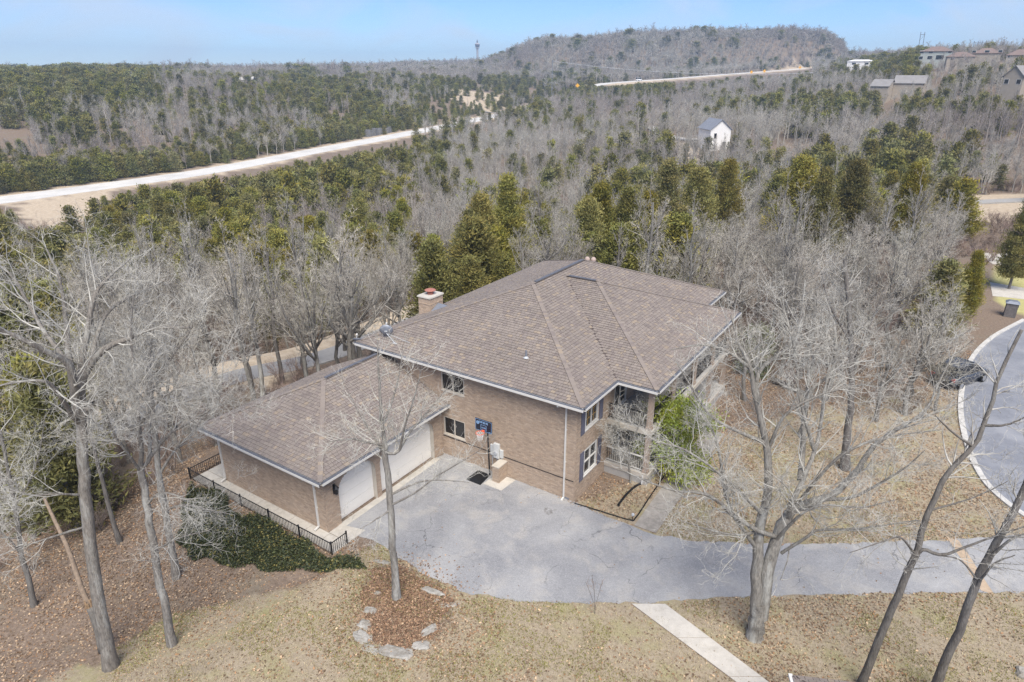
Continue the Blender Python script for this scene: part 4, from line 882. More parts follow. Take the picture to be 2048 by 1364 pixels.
class Geo:
    def __init__(s): s.V = []; s.F = []; s.n = 0
    def add(s, V, F): s.V.append(V); s.F.append(F+s.n); s.n += len(V)
    def mesh(s, name, smooth=True):
        q = [f for f in s.F if f.shape[1] == 4]; t = [f for f in s.F if f.shape[1] == 3]; L = []
        if q: L.append(np.vstack(q))
        if t: L.append(np.vstack(t))
        return mk(np.vstack(s.V), L, name, smooth=smooth)
FORMS = {
 'oak':   dict(tf=.62, n1=11, a1=52, l1=.62, up1=.16, n2=7, l2=.58, n3=6, l3=.55, n4=6, l4=.62, wig=.22, t1=.36),
 'vase':  dict(tf=.55, n1=13, a1=33, l1=.85, up1=.22, n2=8, l2=.5, n3=6, l3=.5, n4=6, l4=.6, wig=.15, t1=.40),
 'slim':  dict(tf=.9, n1=16, a1=38, l1=.34, up1=.25, n2=6, l2=.5, n3=5, l3=.5, n4=5, l4=.6, wig=.14, t1=.34),
 'wide':  dict(tf=.5, n1=12, a1=60, l1=.85, up1=.12, n2=8, l2=.55, n3=6, l3=.5, n4=6, l4=.6, wig=.2, t1=.42)}
def bare_tree(seed, h, form, lod):
    r = np.random.default_rng(seed); F = FORMS[form]; r0 = h*.0135*(1.25 if form in ('oak', 'wide') else 1)
    k = 7 if lod == 1 else 4; L = h*F['tf']; P = np.zeros((1, k, 3)); P[0, :, 2] = np.linspace(-.3, L, k); P[0, 1:, :2] += np.cumsum(r.normal(size=(k-1, 2))*h*.012, axis=0); R = (r0*np.linspace(1.15, .42, k))[None]
    g = Geo(); c = Geo()
    if lod == 1:
        Pa, Ra = sprout(P, R, r, n=F['n1'], t0=F['t1'], ang=F['a1'], lenf=F['l1'], shrink=.42, rr=.55, k=6, up=F['up1'], wig=F['wig']*.55)
        Pb, Rb = sprout(Pa, Ra, r, n=F['n2'], t0=.15, ang=40, lenf=F['l2'], rr=.55, k=5, up=.12, wig=F['wig'], rmin=.010)
        Pc, Rc = sprout(Pb, Rb, r, n=F['n3'], t0=.1, ang=42, lenf=F['l3'], rr=.6, k=4, up=.10, wig=F['wig'], rmin=.0085)
        Pd, Rd = sprout(Pc, Rc, r, n=F['n4'], t0=.05, ang=40, lenf=F['l4'], rr=.7, k=3, up=.06, wig=.2, rmin=.008, rmax=.0095)
        g.add(*tubes(P, R, 7)); g.add(*tubes(Pa, Ra, 5)); c.add(*tubes(Pb, Rb, 3)); c.add(*ribbons(Pc, Rc, r)); c.add(*ribbons(Pd, Rd, r))
        return g.mesh('trunk'), c.mesh('crown')
    Pa, Ra = sprout(P, R, r, n=F['n1'], t0=F['t1'], ang=F['a1'], lenf=F['l1'], shrink=.42, rr=.55, k=4, up=F['up1']*1.5, wig=F['wig']*.6)
    Pb, Rb = sprout(Pa, Ra, r, n=8, t0=.15, ang=40, lenf=F['l2'], rr=.6, k=3, up=.2, wig=F['wig'], rmin=.016)
    Pc, Rc = sprout(Pb, Rb, r, n=7, t0=.1, ang=42, lenf=F['l3']*1.1, rr=.7, k=2, up=.12, wig=F['wig'], rmin=.013, rmax=.015, taper=.35)
    g.add(*tubes(P, R, 4)); g.add(*tubes(Pa, Ra, 3)); g.add(*ribbons(Pb, Rb, r)); g.add(*ribbons(Pc, Rc, r)); return g.mesh('bare_tree'), None
def foliage(C, D, L, Wd, r, tint):
    """one pointed blade of two triangles at each centre C along D"""
    N = len(C); sd = unit(np.cross(D, r.normal(size=(N, 3)))); up = np.cross(sd, D)
    a = C-D*L[:, None]*.4; m1 = C+sd*Wd[:, None]*.5+up*Wd[:, None]*.18; m2 = C-sd*Wd[:, None]*.5+up*Wd[:, None]*.18; b = C+D*L[:, None]*.6
    V = np.stack([a, m1, b, m2], 1).reshape(-1, 3); i = np.arange(N)[:, None]*4; F = np.vstack([i+[0, 1, 2], i+[0, 2, 3]]); return V, F, np.vstack([tint, tint])
def cedar(seed, h, w, lod, base=.06, shape='ovate', n=None):
    r = np.random.default_rng(seed); nt_ = {0: 330, 1: 170, 2: 70}[lod]; per = {0: 105, 1: 75, 2: 24}[lod]
    t = base+(1-base)*r.random(nt_)**(1.15); s = (t-base)/(1-base)
    prof = np.where(s < .22, .62+.38*s/.22, (1-(s-.22)/.78)**(.72 if shape == 'ovate' else .95)); a = r.uniform(0, 2*math.pi, nt_)
    lob = 1+.16*np.sin(a*3+seed)+.14*np.sin(a*5+t*9+seed*2); rad = w/2*(prof*lob*np.where(r.random(nt_) < .72, r.uniform(.72, 1.08, nt_), r.uniform(.2, .75, nt_))+.02)
    tip = np.stack([rad*np.cos(a), rad*np.sin(a), t*h+.12*rad], 1); outd = unit(np.stack([np.cos(a), np.sin(a), .35+.9*s], 1))
    idx = np.repeat(np.arange(nt_), per); N = len(idx); sg = w*({0: .042, 1: .055, 2: .085}[lod])
    axis = np.stack([np.zeros(nt_), np.zeros(nt_), tip[:, 2]-.28*rad], 1); fr = r.beta(3.2, 1.15, N)[:, None]; C = axis[idx]*(1-fr)+tip[idx]*fr*1.03+r.normal(size=(N, 3))*sg*np.array([1, 1, .7])*(.5+fr); D = unit(outd[idx]*1.1+r.normal(size=(N, 3))*.6+np.array([0, 0, .15]))
    sc = w*{0: .042, 1: .060, 2: .125}[lod]; L = sc*r.uniform(.7, 1.5, N); Wd = sc*r.uniform(.28, .5, N)
    tb = r.uniform(.75, 1.3, nt_)[idx]*r.uniform(.85, 1.2, N); yl = r.random(nt_)[idx]; tint = np.stack([tb*(1+.25*yl), tb, tb*(1-.25*yl)], 1)
    V, F, T = foliage(C, D, L, Wd, r, tint)
    P = np.array([[[0, 0, -.3], [w*.01, 0, h*.4], [0, w*.01, h*.93]]]); R = np.array([[h*.016, h*.012, h*.003]]); tv, tf = tubes(P, R, 6 if lod < 2 else 4)
    g = Geo(); g.add(tv, tf)
    if lod < 2:
        nb = 26; ib = r.integers(0, nt_, nb); Pb = np.stack([np.stack([np.zeros(nb), np.zeros(nb), tip[ib, 2]*.8], 1), tip[ib]*[.5, .5, .92], tip[ib]*.97], 1); g.add(*tubes(Pb, np.tile([[h*.006, h*.004, h*.0015]], (nb, 1)), 3))
        return g.mesh('trunk'), mk(V, F, 'crown', T)
    tm = mk(np.vstack([V, tv]), [F, tf+len(V)], 'cedar_tree', np.vstack([T, np.tile([[1.3, .9, 1.4]], (len(tf), 1))])); return tm, None
TREE_N = {'bare': 0, 'cedar': 0}
def place_tree(name, label, cat, group, tr, cr, mt, mc, loc, rz, sc, sxy=1.):
    e = lempty(name, loc, label, cat, group, rz); e.scale = (sc*sxy, sc*sxy, sc)
    ob('trunk', tr, mt, e)
    ob('crown', cr, mc, e); return e

# ------------------------------------------------------------------ trees standing near the house, each one of its own
def ground_px(px, py):
    z = 0.
    for _ in range(6): p = gp(px, py, z); z = tz(p[0], p[1])
    return np.array([p[0], p[1], z])
def hero(name, label, base_px, limbs, seed, bark=BARK, twig=TWIGH, dens=(1.5, 2.8, 4.6), lens=(2.6, 1.15, .55), up=.10, cat='tree', base=None, parent=None):
    """limbs: (radius at start, radius at end, bare fraction, [(px, py, depth offset)...]); the first limb is the trunk"""
    r = np.random.default_rng(seed); b = ground_px(*base_px) if base is None else np.array(base, float); e = empty(name, b, label, cat)
    Ps, Rs, T0 = [], [], []; g = Geo()
    for i, (ra, rb, t0, pts) in enumerate(limbs):
        W_ = np.array([vplane(p[0], p[1], b, p[2]) for p in pts]); 
        if i == 0: W_[0] = b-np.array([0, 0, .25])
        n = 14; P = catmull(W_, n); jit = r.normal(size=(n, 3))*min(rb, .06)*.35; jit[0] = jit[-1] = 0; P = P+jit; R = np.linspace(ra, rb, n)
        if i == 0: R[0] *= 1.45; R[1] *= 1.12
        Ps.append(P); Rs.append(R); T0.append(t0); g.add(*tubes(P[None], R[None], 9 if ra > .1 else 6))
    P = np.stack(Ps); R = np.stack(Rs); c = Geo(); dens = (dens[0]*1.6, dens[1]*1.4, dens[2]*1.5)
    Pb, Rb = sprout(P, R, r, dens=dens[0], t0=np.array(T0), ang=50, sd=16, lens=lens[0], shrink=.35, rr=.45, k=6, up=up, wig=.2, rmin=.012, rmax=.032)
    Pc, Rc = sprout(Pb, Rb, r, dens=dens[1], t0=.12, ang=46, lens=lens[1], shrink=.35, rr=.55, k=5, up=.08, wig=.26, rmin=.0075, rmax=.013)
    Pd, Rd = sprout(Pc, Rc, r, dens=dens[2], t0=.08, ang=44, lens=lens[2], shrink=.3, rr=.7, k=4, up=.05, wig=.3, rmin=.0052, rmax=.007)
    Pe, Re = sprout(Pd, Rd, r, n=2, t0=.1, ang=42, lens=lens[2]*.7, shrink=.3, rr=.8, k=3, up=.04, wig=.3, rmin=.0045, rmax=.0055)
    c.add(*tubes(Pb, Rb, 4)); c.add(*tubes(Pc, Rc, 3)); c.add(*ribbons(Pd, Rd, r)); c.add(*ribbons(Pe, Re, r))
    ob('trunk', g.mesh('trunk'), bark, e); ob('crown', c.mesh('crown'), twig, e); return e
hero('oak_tree', 'tall grey oak with thick trunk and wide lichen-covered limbs at the left edge', (222, 1335), [
 (.25, .17, .9, [(222, 1335, 0), (205, 1242, 0), (188, 1130, .2), (170, 989, .4), (167, 910, .5), (162, 838, .6)]),
 (.17, .04, .15, [(162, 842, .6), (150, 795, .5), (143, 745, .3), (128, 720, .1), (70, 692, -.5), (0, 657, -1), (-60, 630, -1.2)]),
 (.17, .035, .15, [(162, 842, .6), (163, 775, .9), (182, 728, 1.2), (219, 692, 1.5), (262, 676, 1.8), (312, 657, 2), (385, 655, 2.2)]),
 (.13, .03, .2, [(160, 775, .8), (170, 690, 1.5), (188, 594, 2), (210, 562, 2.4), (262, 515, 3)]),
 (.12, .03, .2, [(144, 745, .3), (136, 700, 1.6), (132, 640, 2.4), (120, 560, 3.0), (95, 500, 3.2)]),
 (.10, .03, .15, [(160, 850, .6), (140, 825, 0), (118, 788, -.6), (95, 765, -1.0), (48, 762, -1.4), (-20, 776, -1.8)]),
 (.10, .09, .9, [(168, 832, .6), (178, 818, .5), (188, 806, .4)]),
 (.05, .015, .2, [(166, 990, .4), (120, 988, -.3), (61, 990, -.8), (20, 975, -1)]),
 (.05, .012, .2, [(166, 1055, .4), (110, 1072, -.4), (55, 1090, -.9), (0, 1110, -1.2)]),
 (.09, .025, .2, [(180, 735, 1.2), (205, 640, 2.2), (250, 600, 3.2), (330, 560, 4)]),
 (.08, .025, .2, [(130, 720, .1), (75, 640, .8), (30, 560, 1.4), (-10, 520, 2)])], 101)
hero('oak_tree', 'slender pale grey tree forking low, second trunk from the fence at left', (345, 1290), [
 (.165, .12, .9, [(345, 1290, 0), (331, 1220, 0), (318, 1160, .1), (301, 1060, .2), (294, 1010, .3), (284, 960, .4), (280, 930, .5)]),
 (.10, .03, .25, [(280, 932, .5), (284, 900, .4), (277, 840, .3), (270, 760, .4), (262, 660, .8), (268, 590, 1.2)]),
 (.09, .03, .25, [(282, 935, .5), (300, 915, .8), (297, 844, 1.2), (292, 780, 1.6), (300, 700, 2), (310, 640, 2.4)]),
 (.07, .02, .2, [(300, 915, .8), (337, 869, .8), (359, 857, .9), (420, 820, 1.0), (470, 800, 1.2)]),
 (.05, .015, .2, [(294, 1010, .3), (312, 990, .1), (332, 985, 0), (380, 1000, -.2)]),
 (.05, .015, .2, [(307, 1100, .1), (330, 1090, -.3), (360, 1075, -.5), (420, 1060, -.7)]),
 (.06, .02, .2, [(282, 945, .5), (250, 900, -.4), (225, 860, -1), (205, 800, -1.4)]),
 (.05, .015, .2, [(278, 850, .3), (320, 800, -.4), (370, 770, -.8), (430, 760, -1)])], 102, dens=(1.9, 3.0, 4.6))
hero('oak_tree', 'grey mossy-footed tree standing beside the ivy bank left of the fence', (353, 1155), [
 (.17, .09, .55, [(353, 1155, 0), (342, 1085, 0), (328, 1010, .1), (318, 950, .2), (310, 870, .4), (300, 780, .7), (296, 700, 1.2)]),
 (.07, .02, .2, [(318, 950, .2), (350, 900, .5), (390, 860, .9), (420, 800, 1.2)]),
 (.06, .02, .2, [(312, 880, .4), (285, 820, .2), (250, 760, .3), (230, 700, .8)]),
 (.05, .015, .2, [(330, 1020, .1), (370, 1010, -.2), (420, 1020, -.4), (470, 1030, -.6)]),
 (.06, .02, .2, [(302, 790, .7), (340, 720, 1.2), (380, 660, 1.6), (400, 600, 2)])], 103, dens=(1.8, 3, 4.5))
hero('young_tree', 'thin dark straight trunk rising from leaf litter behind the left oaks', (240, 1084), [
 (.12, .05, .5, [(240, 1084, 0), (219, 1020, 0), (205, 965, .1), (190, 905, .2), (170, 820, .4), (160, 700, .8)]),
 (.04, .012, .2, [(175, 840, .4), (200, 780, .8), (220, 710, 1.2)])], 104, bark=BARKD, dens=(1.4, 2.4, 4))
hero('young_tree', 'dark crooked thin trunk at the far left edge of the leaf litter', (68, 1212), [
 (.13, .06, .5, [(68, 1212, 0), (58, 1165, 0), (44, 1110, .2), (36, 1050, .3), (20, 960, .6), (0, 860, 1)]),
 (.05, .015, .2, [(42, 1110, .2), (20, 1080, 0), (-20, 1050, 0)]),
 (.05, .015, .2, [(30, 1010, .4), (60, 960, .8), (80, 900, 1.2), (90, 830, 1.5)])], 105, bark=BARKD, dens=(1.6, 2.6, 4))
hero('leaning_tree', 'pale lichen-covered leaning trunk crossing behind the dead snag at left', (72, 1075), [
 (.12, .06, .4, [(72, 1075, 0), (50, 1030, 0), (22, 990, .2), (0, 950, .4), (-30, 890, .6)]),
 (.05, .015, .2, [(20, 985, .2), (40, 930, .5), (60, 880, .8)])], 106, dens=(1.6, 2.6, 4))
sn = ground_px(209, 1302); sg_ = empty('dead_snag', sn, 'broken dead trunk with orange splintered top leaning against the left oak', 'dead tree')
Pn = catmull([vplane(*p[:2], sn, p[2]) for p in [(209, 1302, 0), (200, 1262, .1), (190, 1235, .2), (180, 1214, .3)]], 10); MB().tube(Pn, np.linspace(.24, .15, 10), 10).build('trunk', BARKD, sg_, True)
mb = MB(); rr2 = np.random.default_rng(3)
for k in range(14): a = rr2.uniform(0, 6.28); o = np.array([math.cos(a)*.11, math.sin(a)*.11, 0]); mb.bar(Pn[-1]+o-[0, 0, .25], Pn[-1]+o*1.2+[0, 0, rr2.uniform(.05, .45)], .05, .03)
mb.build('splinters', BARKB, sg_)
fa = vplane(181, 1215, sn, .3); MB().tube(catmull([vplane(*p[:2], sn, p[2]) for p in [(181, 1215, .3), (164, 1180, .6), (137, 1100, 1.6), (109, 1040, 2.6), (88, 995, 3.4)]], 12), np.linspace(.12, .06, 12), 8).build('fallen_stem', SNAGB, sg_, True)
hero('young_tree', 'slender tree with mottled brown trunk between the driveway and the stone ring', (793, 1195), [
 (.165, .11, .75, [(793, 1195, 0), (788, 1130, 0), (783, 1060, 0), (778, 980, .05), (771, 915, .1), (768, 885, .1)]),
 (.085, .02, .1, [(768, 888, .1), (764, 840, .2), (760, 790, .3), (757, 735, .5), (755, 680, .8)]),
 (.07, .015, .1, [(770, 905, .1), (795, 905, .3), (815, 870, .5), (850, 830, .8), (876, 798, 1), (905, 765, 1.2)]),
 (.06, .015, .1, [(768, 890, .1), (740, 885, -.2), (700, 878, -.5), (655, 884, -.8)]),
 (.05, .012, .15, [(783, 1010, 0), (830, 985, -.3), (870, 955, -.5), (920, 925, -.8), (960, 900, -1)]),
 (.05, .012, .15, [(780, 990, 0), (835, 965, .3), (880, 960, .6), (940, 965, .8)]),
 (.045, .012, .15, [(781, 1020, 0), (750, 1040, -.5), (720, 1058, -.9)]),
 (.05, .012, .1, [(771, 915, .1), (745, 870, .4), (715, 820, .8), (690, 770, 1)]),
 (.05, .012, .1, [(800, 900, .3), (810, 850, -.2), (830, 790, -.5), (845, 730, -.7)]),
 (.05, .012, .1, [(765, 850, .2), (785, 800, .5), (800, 740, .8), (805, 690, 1.1)])], 107, dens=(2.2, 2.9, 3.6), lens=(1.7, .8, .42))
hero('maple_tree', 'large two-stemmed tree with flaky pale trunk on the lawn beside the driveway', (1510, 1275), [
 (.33, .27, .95, [(1510, 1275, 0), (1512, 1250, 0), (1515, 1225, 0), (1518, 1205, 0)]),
 (.24, .13, .5, [(1512, 1225, 0), (1512, 1170, .1), (1516, 1110, .2), (1521, 1040, .4), (1535, 1000, .5), (1537, 940, .7), (1533, 890, .9)]),
 (.13, .03, .1, [(1533, 892, .9), (1522, 840, 1), (1511, 797, 1.1), (1498, 727, 1.3), (1476, 685, 1.5), (1462, 630, 1.8)]),
 (.10, .025, .1, [(1515, 810, 1.1), (1518, 743, 1.6), (1571, 698, 2), (1600, 640, 2.4), (1610, 560, 3)]),
 (.27, .16, .6, [(1522, 1235, 0), (1534, 1150, .1), (1552, 1085, .3), (1570, 1040, .5), (1590, 1018, .6), (1636, 1000, .7)]),
 (.15, .09, .3, [(1632, 1002, .7), (1665, 990, .8), (1702, 955, 1), (1749, 890, 1.4)]),
 (.09, .025, .1, [(1749, 890, 1.4), (1790, 860, 1.6), (1828, 838, 1.8), (1859, 809, 2), (1876, 768, 2.2), (1900, 720, 2.5)]),
 (.13, .03, .15, [(1575, 1038, .5), (1582, 1010, .2), (1594, 985, 0), (1618, 931, .4), (1640, 860, 1), (1650, 780, 1.8), (1668, 700, 2.6)]),
 (.11, .025, .15, [(1600, 960, .2), (1606, 880, 1.2), (1606, 860, 1.4), (1618, 790, 2), (1640, 765, 2.3), (1690, 730, 2.8), (1748, 720, 3.2)]),
 (.10, .018, .25, [(1556, 1074, .3), (1519, 1063, 0), (1464, 1030, -.4), (1439, 1004, -.6), (1402, 986, -.8), (1355, 982, -1), (1300, 965, -1.2), (1235, 935, -1.4)]),
 (.09, .02, .2, [(1512, 1095, .2), (1470, 1035, .2), (1450, 985, .3), (1440, 910, .6), (1420, 850, 1), (1380, 800, 1.4)]),
 (.07, .015, .2, [(1563, 1106, .3), (1610, 1077, -.2), (1636, 1060, -.4), (1702, 1059, -.8), (1770, 1050, -1.2), (1840, 1040, -1.6)]),
 (.07, .015, .2, [(1636, 1000, .7), (1702, 995, .2), (1757, 968, 0), (1811, 935, -.2), (1850, 900, -.3)]),
 (.08, .018, .15, [(1530, 885, .9), (1470, 860, .6), (1420, 830, .4), (1380, 770, .6), (1350, 720, 1)]),
 (.07, .016, .15, [(1500, 735, 1.3), (1450, 700, 1.2), (1400, 690, 1.2), (1340, 700, 1.2)]),
 (.07, .016, .15, [(1628, 900, .6), (1600, 800, .8), (1590, 700, 1.2), (1560, 600, 1.8)]),
 (.075, .014, .12, [(1526, 1030, .4), (1470, 975, -.3), (1410, 925, -.6), (1360, 895, -.8), (1310, 885, -.9)]),
 (.07, .014, .12, [(1592, 1010, .6), (1660, 930, 0), (1720, 890, -.3), (1800, 870, -.4), (1880, 860, -.5)]),
 (.065, .014, .12, [(1548, 1085, .3), (1600, 1030, -.6), (1650, 1010, -1), (1720, 1015, -1.3), (1790, 1000, -1.6)]),
 (.065, .014, .12, [(1518, 1060, .4), (1480, 1070, -.5), (1420, 1060, -.9), (1360, 1040, -1.2)]),
 (.065, .014, .12, [(1535, 900, .9), (1570, 830, .6), (1640, 790, .5), (1720, 770, .4), (1790, 780, .3)]),
 (.03, .012, .5, [(1578, 1100, .3), (1575, 1120, 0), (1565, 1150, -.1), (1560, 1160, -.1)])], 108, dens=(1.7, 2.7, 4.2), lens=(2.3, 1.0, .5))
hero('leaning_tree', 'slim grey trunk leaning right in front of the driveway, nearer the two-stemmed tree', None, [
 (.15, .11, .8, [(1722, 1370, 0), (1740, 1325, 0), (1760, 1274, 0), (1782, 1223, 0), (1811, 1154, .1), (1832, 1110, .1)]),
 (.11, .05, .35, [(1832, 1110, .1), (1838, 1084, .2), (1851, 1033, .3), (1877, 982, .4), (1899, 942, .5), (1943, 895, .6), (1964, 860, .7), (1986, 797, .9), (2002, 743, 1.1), (2043, 660, 1.5)]),
 (.07, .02, .3, [(1834, 1108, .1), (1850, 1099, 0), (1884, 1110, -.1), (1928, 1095, -.2), (1976, 1077, -.3), (2060, 1050, -.5)]),
 (.04, .012, .3, [(1828, 1105, .1), (1800, 1075, -.2), (1760, 1085, -.5), (1700, 1105, -.7)]),
 (.04, .012, .2, [(1860, 1020, .3), (1900, 1010, .5), (1960, 990, .7), (2020, 960, .9)]),
 (.05, .015, .2, [(1945, 893, .6), (1900, 860, .4), (1870, 830, .3)]),
 (.05, .015, .2, [(1970, 850, .7), (2010, 850, .4), (2060, 830, .2)])], 109, bark=BARKD, dens=(1.7, 2.3, 3.6), lens=(1.6, .8, .42), base=(*gp(1722, 1375)[:2], 0))
hero('leaning_tree', 'slim grey trunk leaning right at the lower right corner of the lawn', None, [
 (.16, .10, .7, [(1868, 1385, 0), (1884, 1336, 0), (1914, 1274, 0), (1943, 1190, 0), (1968, 1136, .1), (1994, 1081, .2), (2030, 1019, .3), (2075, 900, .6)]),
 (.06, .015, .25, [(1975, 1120, .1), (2020, 1080, -.2), (2070, 1060, -.4)]),
 (.05, .015, .25, [(1948, 1180, 0), (1985, 1130, -.3), (2030, 1110, -.5)]),
 (.04, .012, .25, [(1955, 1160, 0), (1920, 1120, .4), (1870, 1110, .7)])], 110, bark=BARKD, dens=(1.7, 2.3, 3.6), lens=(1.6, .8, .42), base=(*gp(1868, 1390)[:2], 0))
hero('young_tree', 'thick dark straight trunk between the big two-stemmed tree and the street', (1690, 938), [
 (.22, .10, .45, [(1690, 938, 0), (1693, 880, 0), (1700, 830, 0), (1704, 790, .1), (1702, 700, .3), (1696, 600, .8), (1690, 520, 1.2)]),
 (.08, .02, .15, [(1702, 720, .3), (1740, 650, .6), (1770, 570, 1)]), (.08, .02, .15, [(1700, 680, .4), (1660, 610, .6), (1640, 530, 1)])], 111, bark=BARKD, dens=(1.6, 2.7, 4.2))
hero('ornamental_tree', 'small twiggy leafless tree in front of the porch corner beside the shuttered windows', None, [
 (.06, .035, .4, [(1262, 965, 0), (1258, 930, 0), (1252, 900, .1)]),
 (.03, .01, .1, [(1252, 900, .1), (1240, 860, .2), (1235, 820, .3), (1240, 780, .4)]), (.03, .01, .1, [(1253, 903, .1), (1270, 870, 0), (1285, 830, 0), (1290, 790, 0)]), (.03, .01, .1, [(1256, 925, .1), (1225, 890, -.3), (1210, 850, -.4)])], 112, dens=(5, 5, 5), lens=(.9, .5, .3), base=(*gp(1262, 965)[:2], 0))
hero('sapling', 'thin leafless sapling at the lawn edge below the driveway', (1190, 1228), [(.012, .005, .2, [(1190, 1228, 0), (1189, 1190, 0), (1184, 1150, 0)]), (.008, .004, .3, [(1190, 1215, 0), (1200, 1180, 0), (1206, 1160, 0)]), (.008, .004, .3, [(1189, 1210, 0), (1178, 1180, 0), (1170, 1162, 0)])], 113, dens=(2, 2, 2), lens=(.3, .2, .1), twig=BRUSH, bark=BARKD)

# ------------------------------------------------------------------ the woods
COVER = [  # rows of 40 px from y = 120, columns of 64 px: C cedar, c mostly cedar, m mixed, b bare, s sparse cedar, . open
 "CCCCCmbbbmbbbbbbbmbbbbbbbbmccbbb",
 "CCCCcbmmmccmmmsssmcccbbbbbbbbbbb",
 "mcmmmbmmmccCmsssmbbbbbmmmcccmbmm",
 ".mcmbbmbmmcCcmmbbbbbbbbbbmbbbbbb",
 "cmmbbbbmmmcCmmbbbbbbmbbbbbbmbbbb",
 "CCcCcCcmcCCcmmbbmbbbmbbbbcmccmmm",
 "CCCcCCCcCCccmmmbbmbmmmcmccCccmmm",
 "C.CCCcCCCcmmmbmbmbbmcmbmcmcmmm..",
 "ss.CCcCcmmmmmbmmbbmcmbmbmmmbmb..",
 "c..CCmmcmmmmmbbCCbCmmbmbmbmbbb..",
 "mmcmmmcmCCmmmbCCbbCmbmbbbbbbbbb.",
 "mcmmbmbmCmmbbbCmbbCmbbbbbbbbbCb.",
 "ccmbmmmbmbmbbbCbbbCbbbbbbbbbbCc.",
 "CcmbbmbbbbbbbbbbbbbbbbbbbbbbbCc.",
 "Ccbbbbbbbbbbbbbbbbbbbbbbbbbbbb..",
 "Ccbbbbbbbbbbbbbbbbbbbbbbbbbbbb.."]
PC = {'C': (.94, 1.), 'c': (.74, 1.), 'm': (.36, 1.), 'b': (.07, 1.), 's': (.95, .28), '.': (.5, .0)}
def scatter():
    pts = []
    for d0, d1, s in ((34, 160, 3.7), (160, 350, 4.2), (350, 700, 5.2), (700, 1300, 6.3), (1300, 2300, 13.)):
        n = int(2*d1/s); g = (np.arange(n)-n/2)*s; X, Y = np.meshgrid(g, g); X = X.ravel()+rng.uniform(-.45, .45, X.size)*s; Y = Y.ravel()+rng.uniform(-.45, .45, Y.size)*s
        D = np.hypot(X, Y); az = np.degrees(np.arctan2(X*RT[0]+Y*RT[1], X*FH[0]+Y*FH[1])); k = (D >= d0) & (D < d1) & (np.abs(az) < 44); pts.append(np.stack([X[k]+CAM[0], Y[k]+CAM[1]], 1))
    T_ = unit(np.gradient(HWY_C[:, :2], axis=0)); i_ = rng.uniform(0, 78, 900); k_ = i_.astype(int); o_ = 13+np.abs(rng.normal(size=900))*9
    pts.append(HWY_C[k_, :2]+(HWY_C[k_+1, :2]-HWY_C[k_, :2])*(i_-k_)[:, None]+np.stack([-T_[k_, 1], T_[k_, 0]], 1)*o_[:, None])
    P = np.vstack(pts); x, y = P.T; D = np.hypot(x-CAM[0], y-CAM[1])
    hd, _ = polydist(x, y, HWY_C[::2]); ld, lp_ = polydist(x, y, LANE_C)
    ok = (hd > 9.5) & ~((y > 600) & (hd < 15) & (x > np.interp(y, HWY_C[:, 1], HWY_C[:, 0]))) & (ld > 2.6) & ~((ld < 9) & (x < np.interp(y, LANE_C[:, 1], LANE_C[:, 0])) & (y < 26))
    ok &= ~((x > -21) & (x < 4.5) & (y > -12) & (y < 25.5))                       # house
    ok &= ~((x > -19) & (y < -8)) & ~((x > -8) & (y < 6.5) & (x < 60))             # yard and drive
    ok &= ~((x > 3.5) & (y < 20) & (x < 60)) & ~((x > 13.6) & (y < 60)) & ~inpoly(x, y, [p for p in STREETP])
    ok &= ~((x > 5) & (y < 30) & (rng.random(len(x)) < .5))
    for q in TANS[2:] : ok &= ~inpoly(x, y, q)
    ok &= ~(inpoly(x, y, TANS[1]) & (rng.random(len(x)) < .6)) & ~(inpoly(x, y, TANS[0]) & (rng.random(len(x)) < .45))
    for q in GREENS: ok &= ~inpoly(x, y, q)
    for px, py, d_, rad in ((1430, 268, 300, 13), (1870, 112, 490, 17), (1960, 112, 480, 24), (2035, 112, 470, 15), (1820, 172, 400, 16), (2030, 168, 330, 13), (1720, 125, 620, 18), (495, 160, 640, 14)):
        q = at_d(px, py, d_); ok &= ~(np.hypot(x-q[0], y-q[1]) < rad)
        ok &= ~((np.hypot(x-q[0]-(CAM[0]-q[0])*.05, y-q[1]-(CAM[1]-q[1])*.05) < rad*.8) & (rng.random(len(x)) < .55))
    x, y, D = x[ok], y[ok], D[ok]; z = terr(x, y); hd = hd[ok]
    px, py = proj(np.stack([x, y, z+4], 1)); j = np.clip((px/64).astype(int), 0, 31); i = np.clip(((py-120)/40).astype(int), 0, 15)
    cm = np.array([[PC[c] for c in row] for row in COVER]); pc, dn = cm[i, j, 0], cm[i, j, 1]
    pc = np.clip(pc+(vnoise(x, y, 28, 3)-.5)*.75*(pc*(1-pc)*3+.25), 0, 1); near_h = hd < 60
    pc = np.where(D > 900, np.where((px < 330), .6, .05), pc)
    u = rng.random(len(x)); keep = rng.random(len(x)) < dn; isc = u < pc
    h = np.where(isc, rng.uniform(6, 10.5, len(x)), np.where(pc > .6, rng.uniform(6.5, 10.5, len(x)), rng.uniform(8.5, 13.5, len(x))))
    hx = np.interp(y, HWY_C[:, 1], HWY_C[:, 0]); fs = x < hx; near_n = near_h & ~fs & (px < 830)
    row = near_h & fs & (hd < 34) & (y < 330); isc |= row & (rng.random(len(x)) < .6); keep |= row
    h = np.where(isc & near_n, rng.uniform(2.8, 6.0, len(x)), h); h = np.where(isc & near_h & fs, rng.uniform(5, 8, len(x)), h); h = np.where(~isc & near_n, h*.72, h); h = np.where(D > 800, h*1.25, h)
    h = h*(.72+.55*vnoise(x, y, 45, 51))*(.85+.3*rng.random(len(x))); keep &= (vnoise(x, y, 22, 52) > .16) | row | (D > 900)
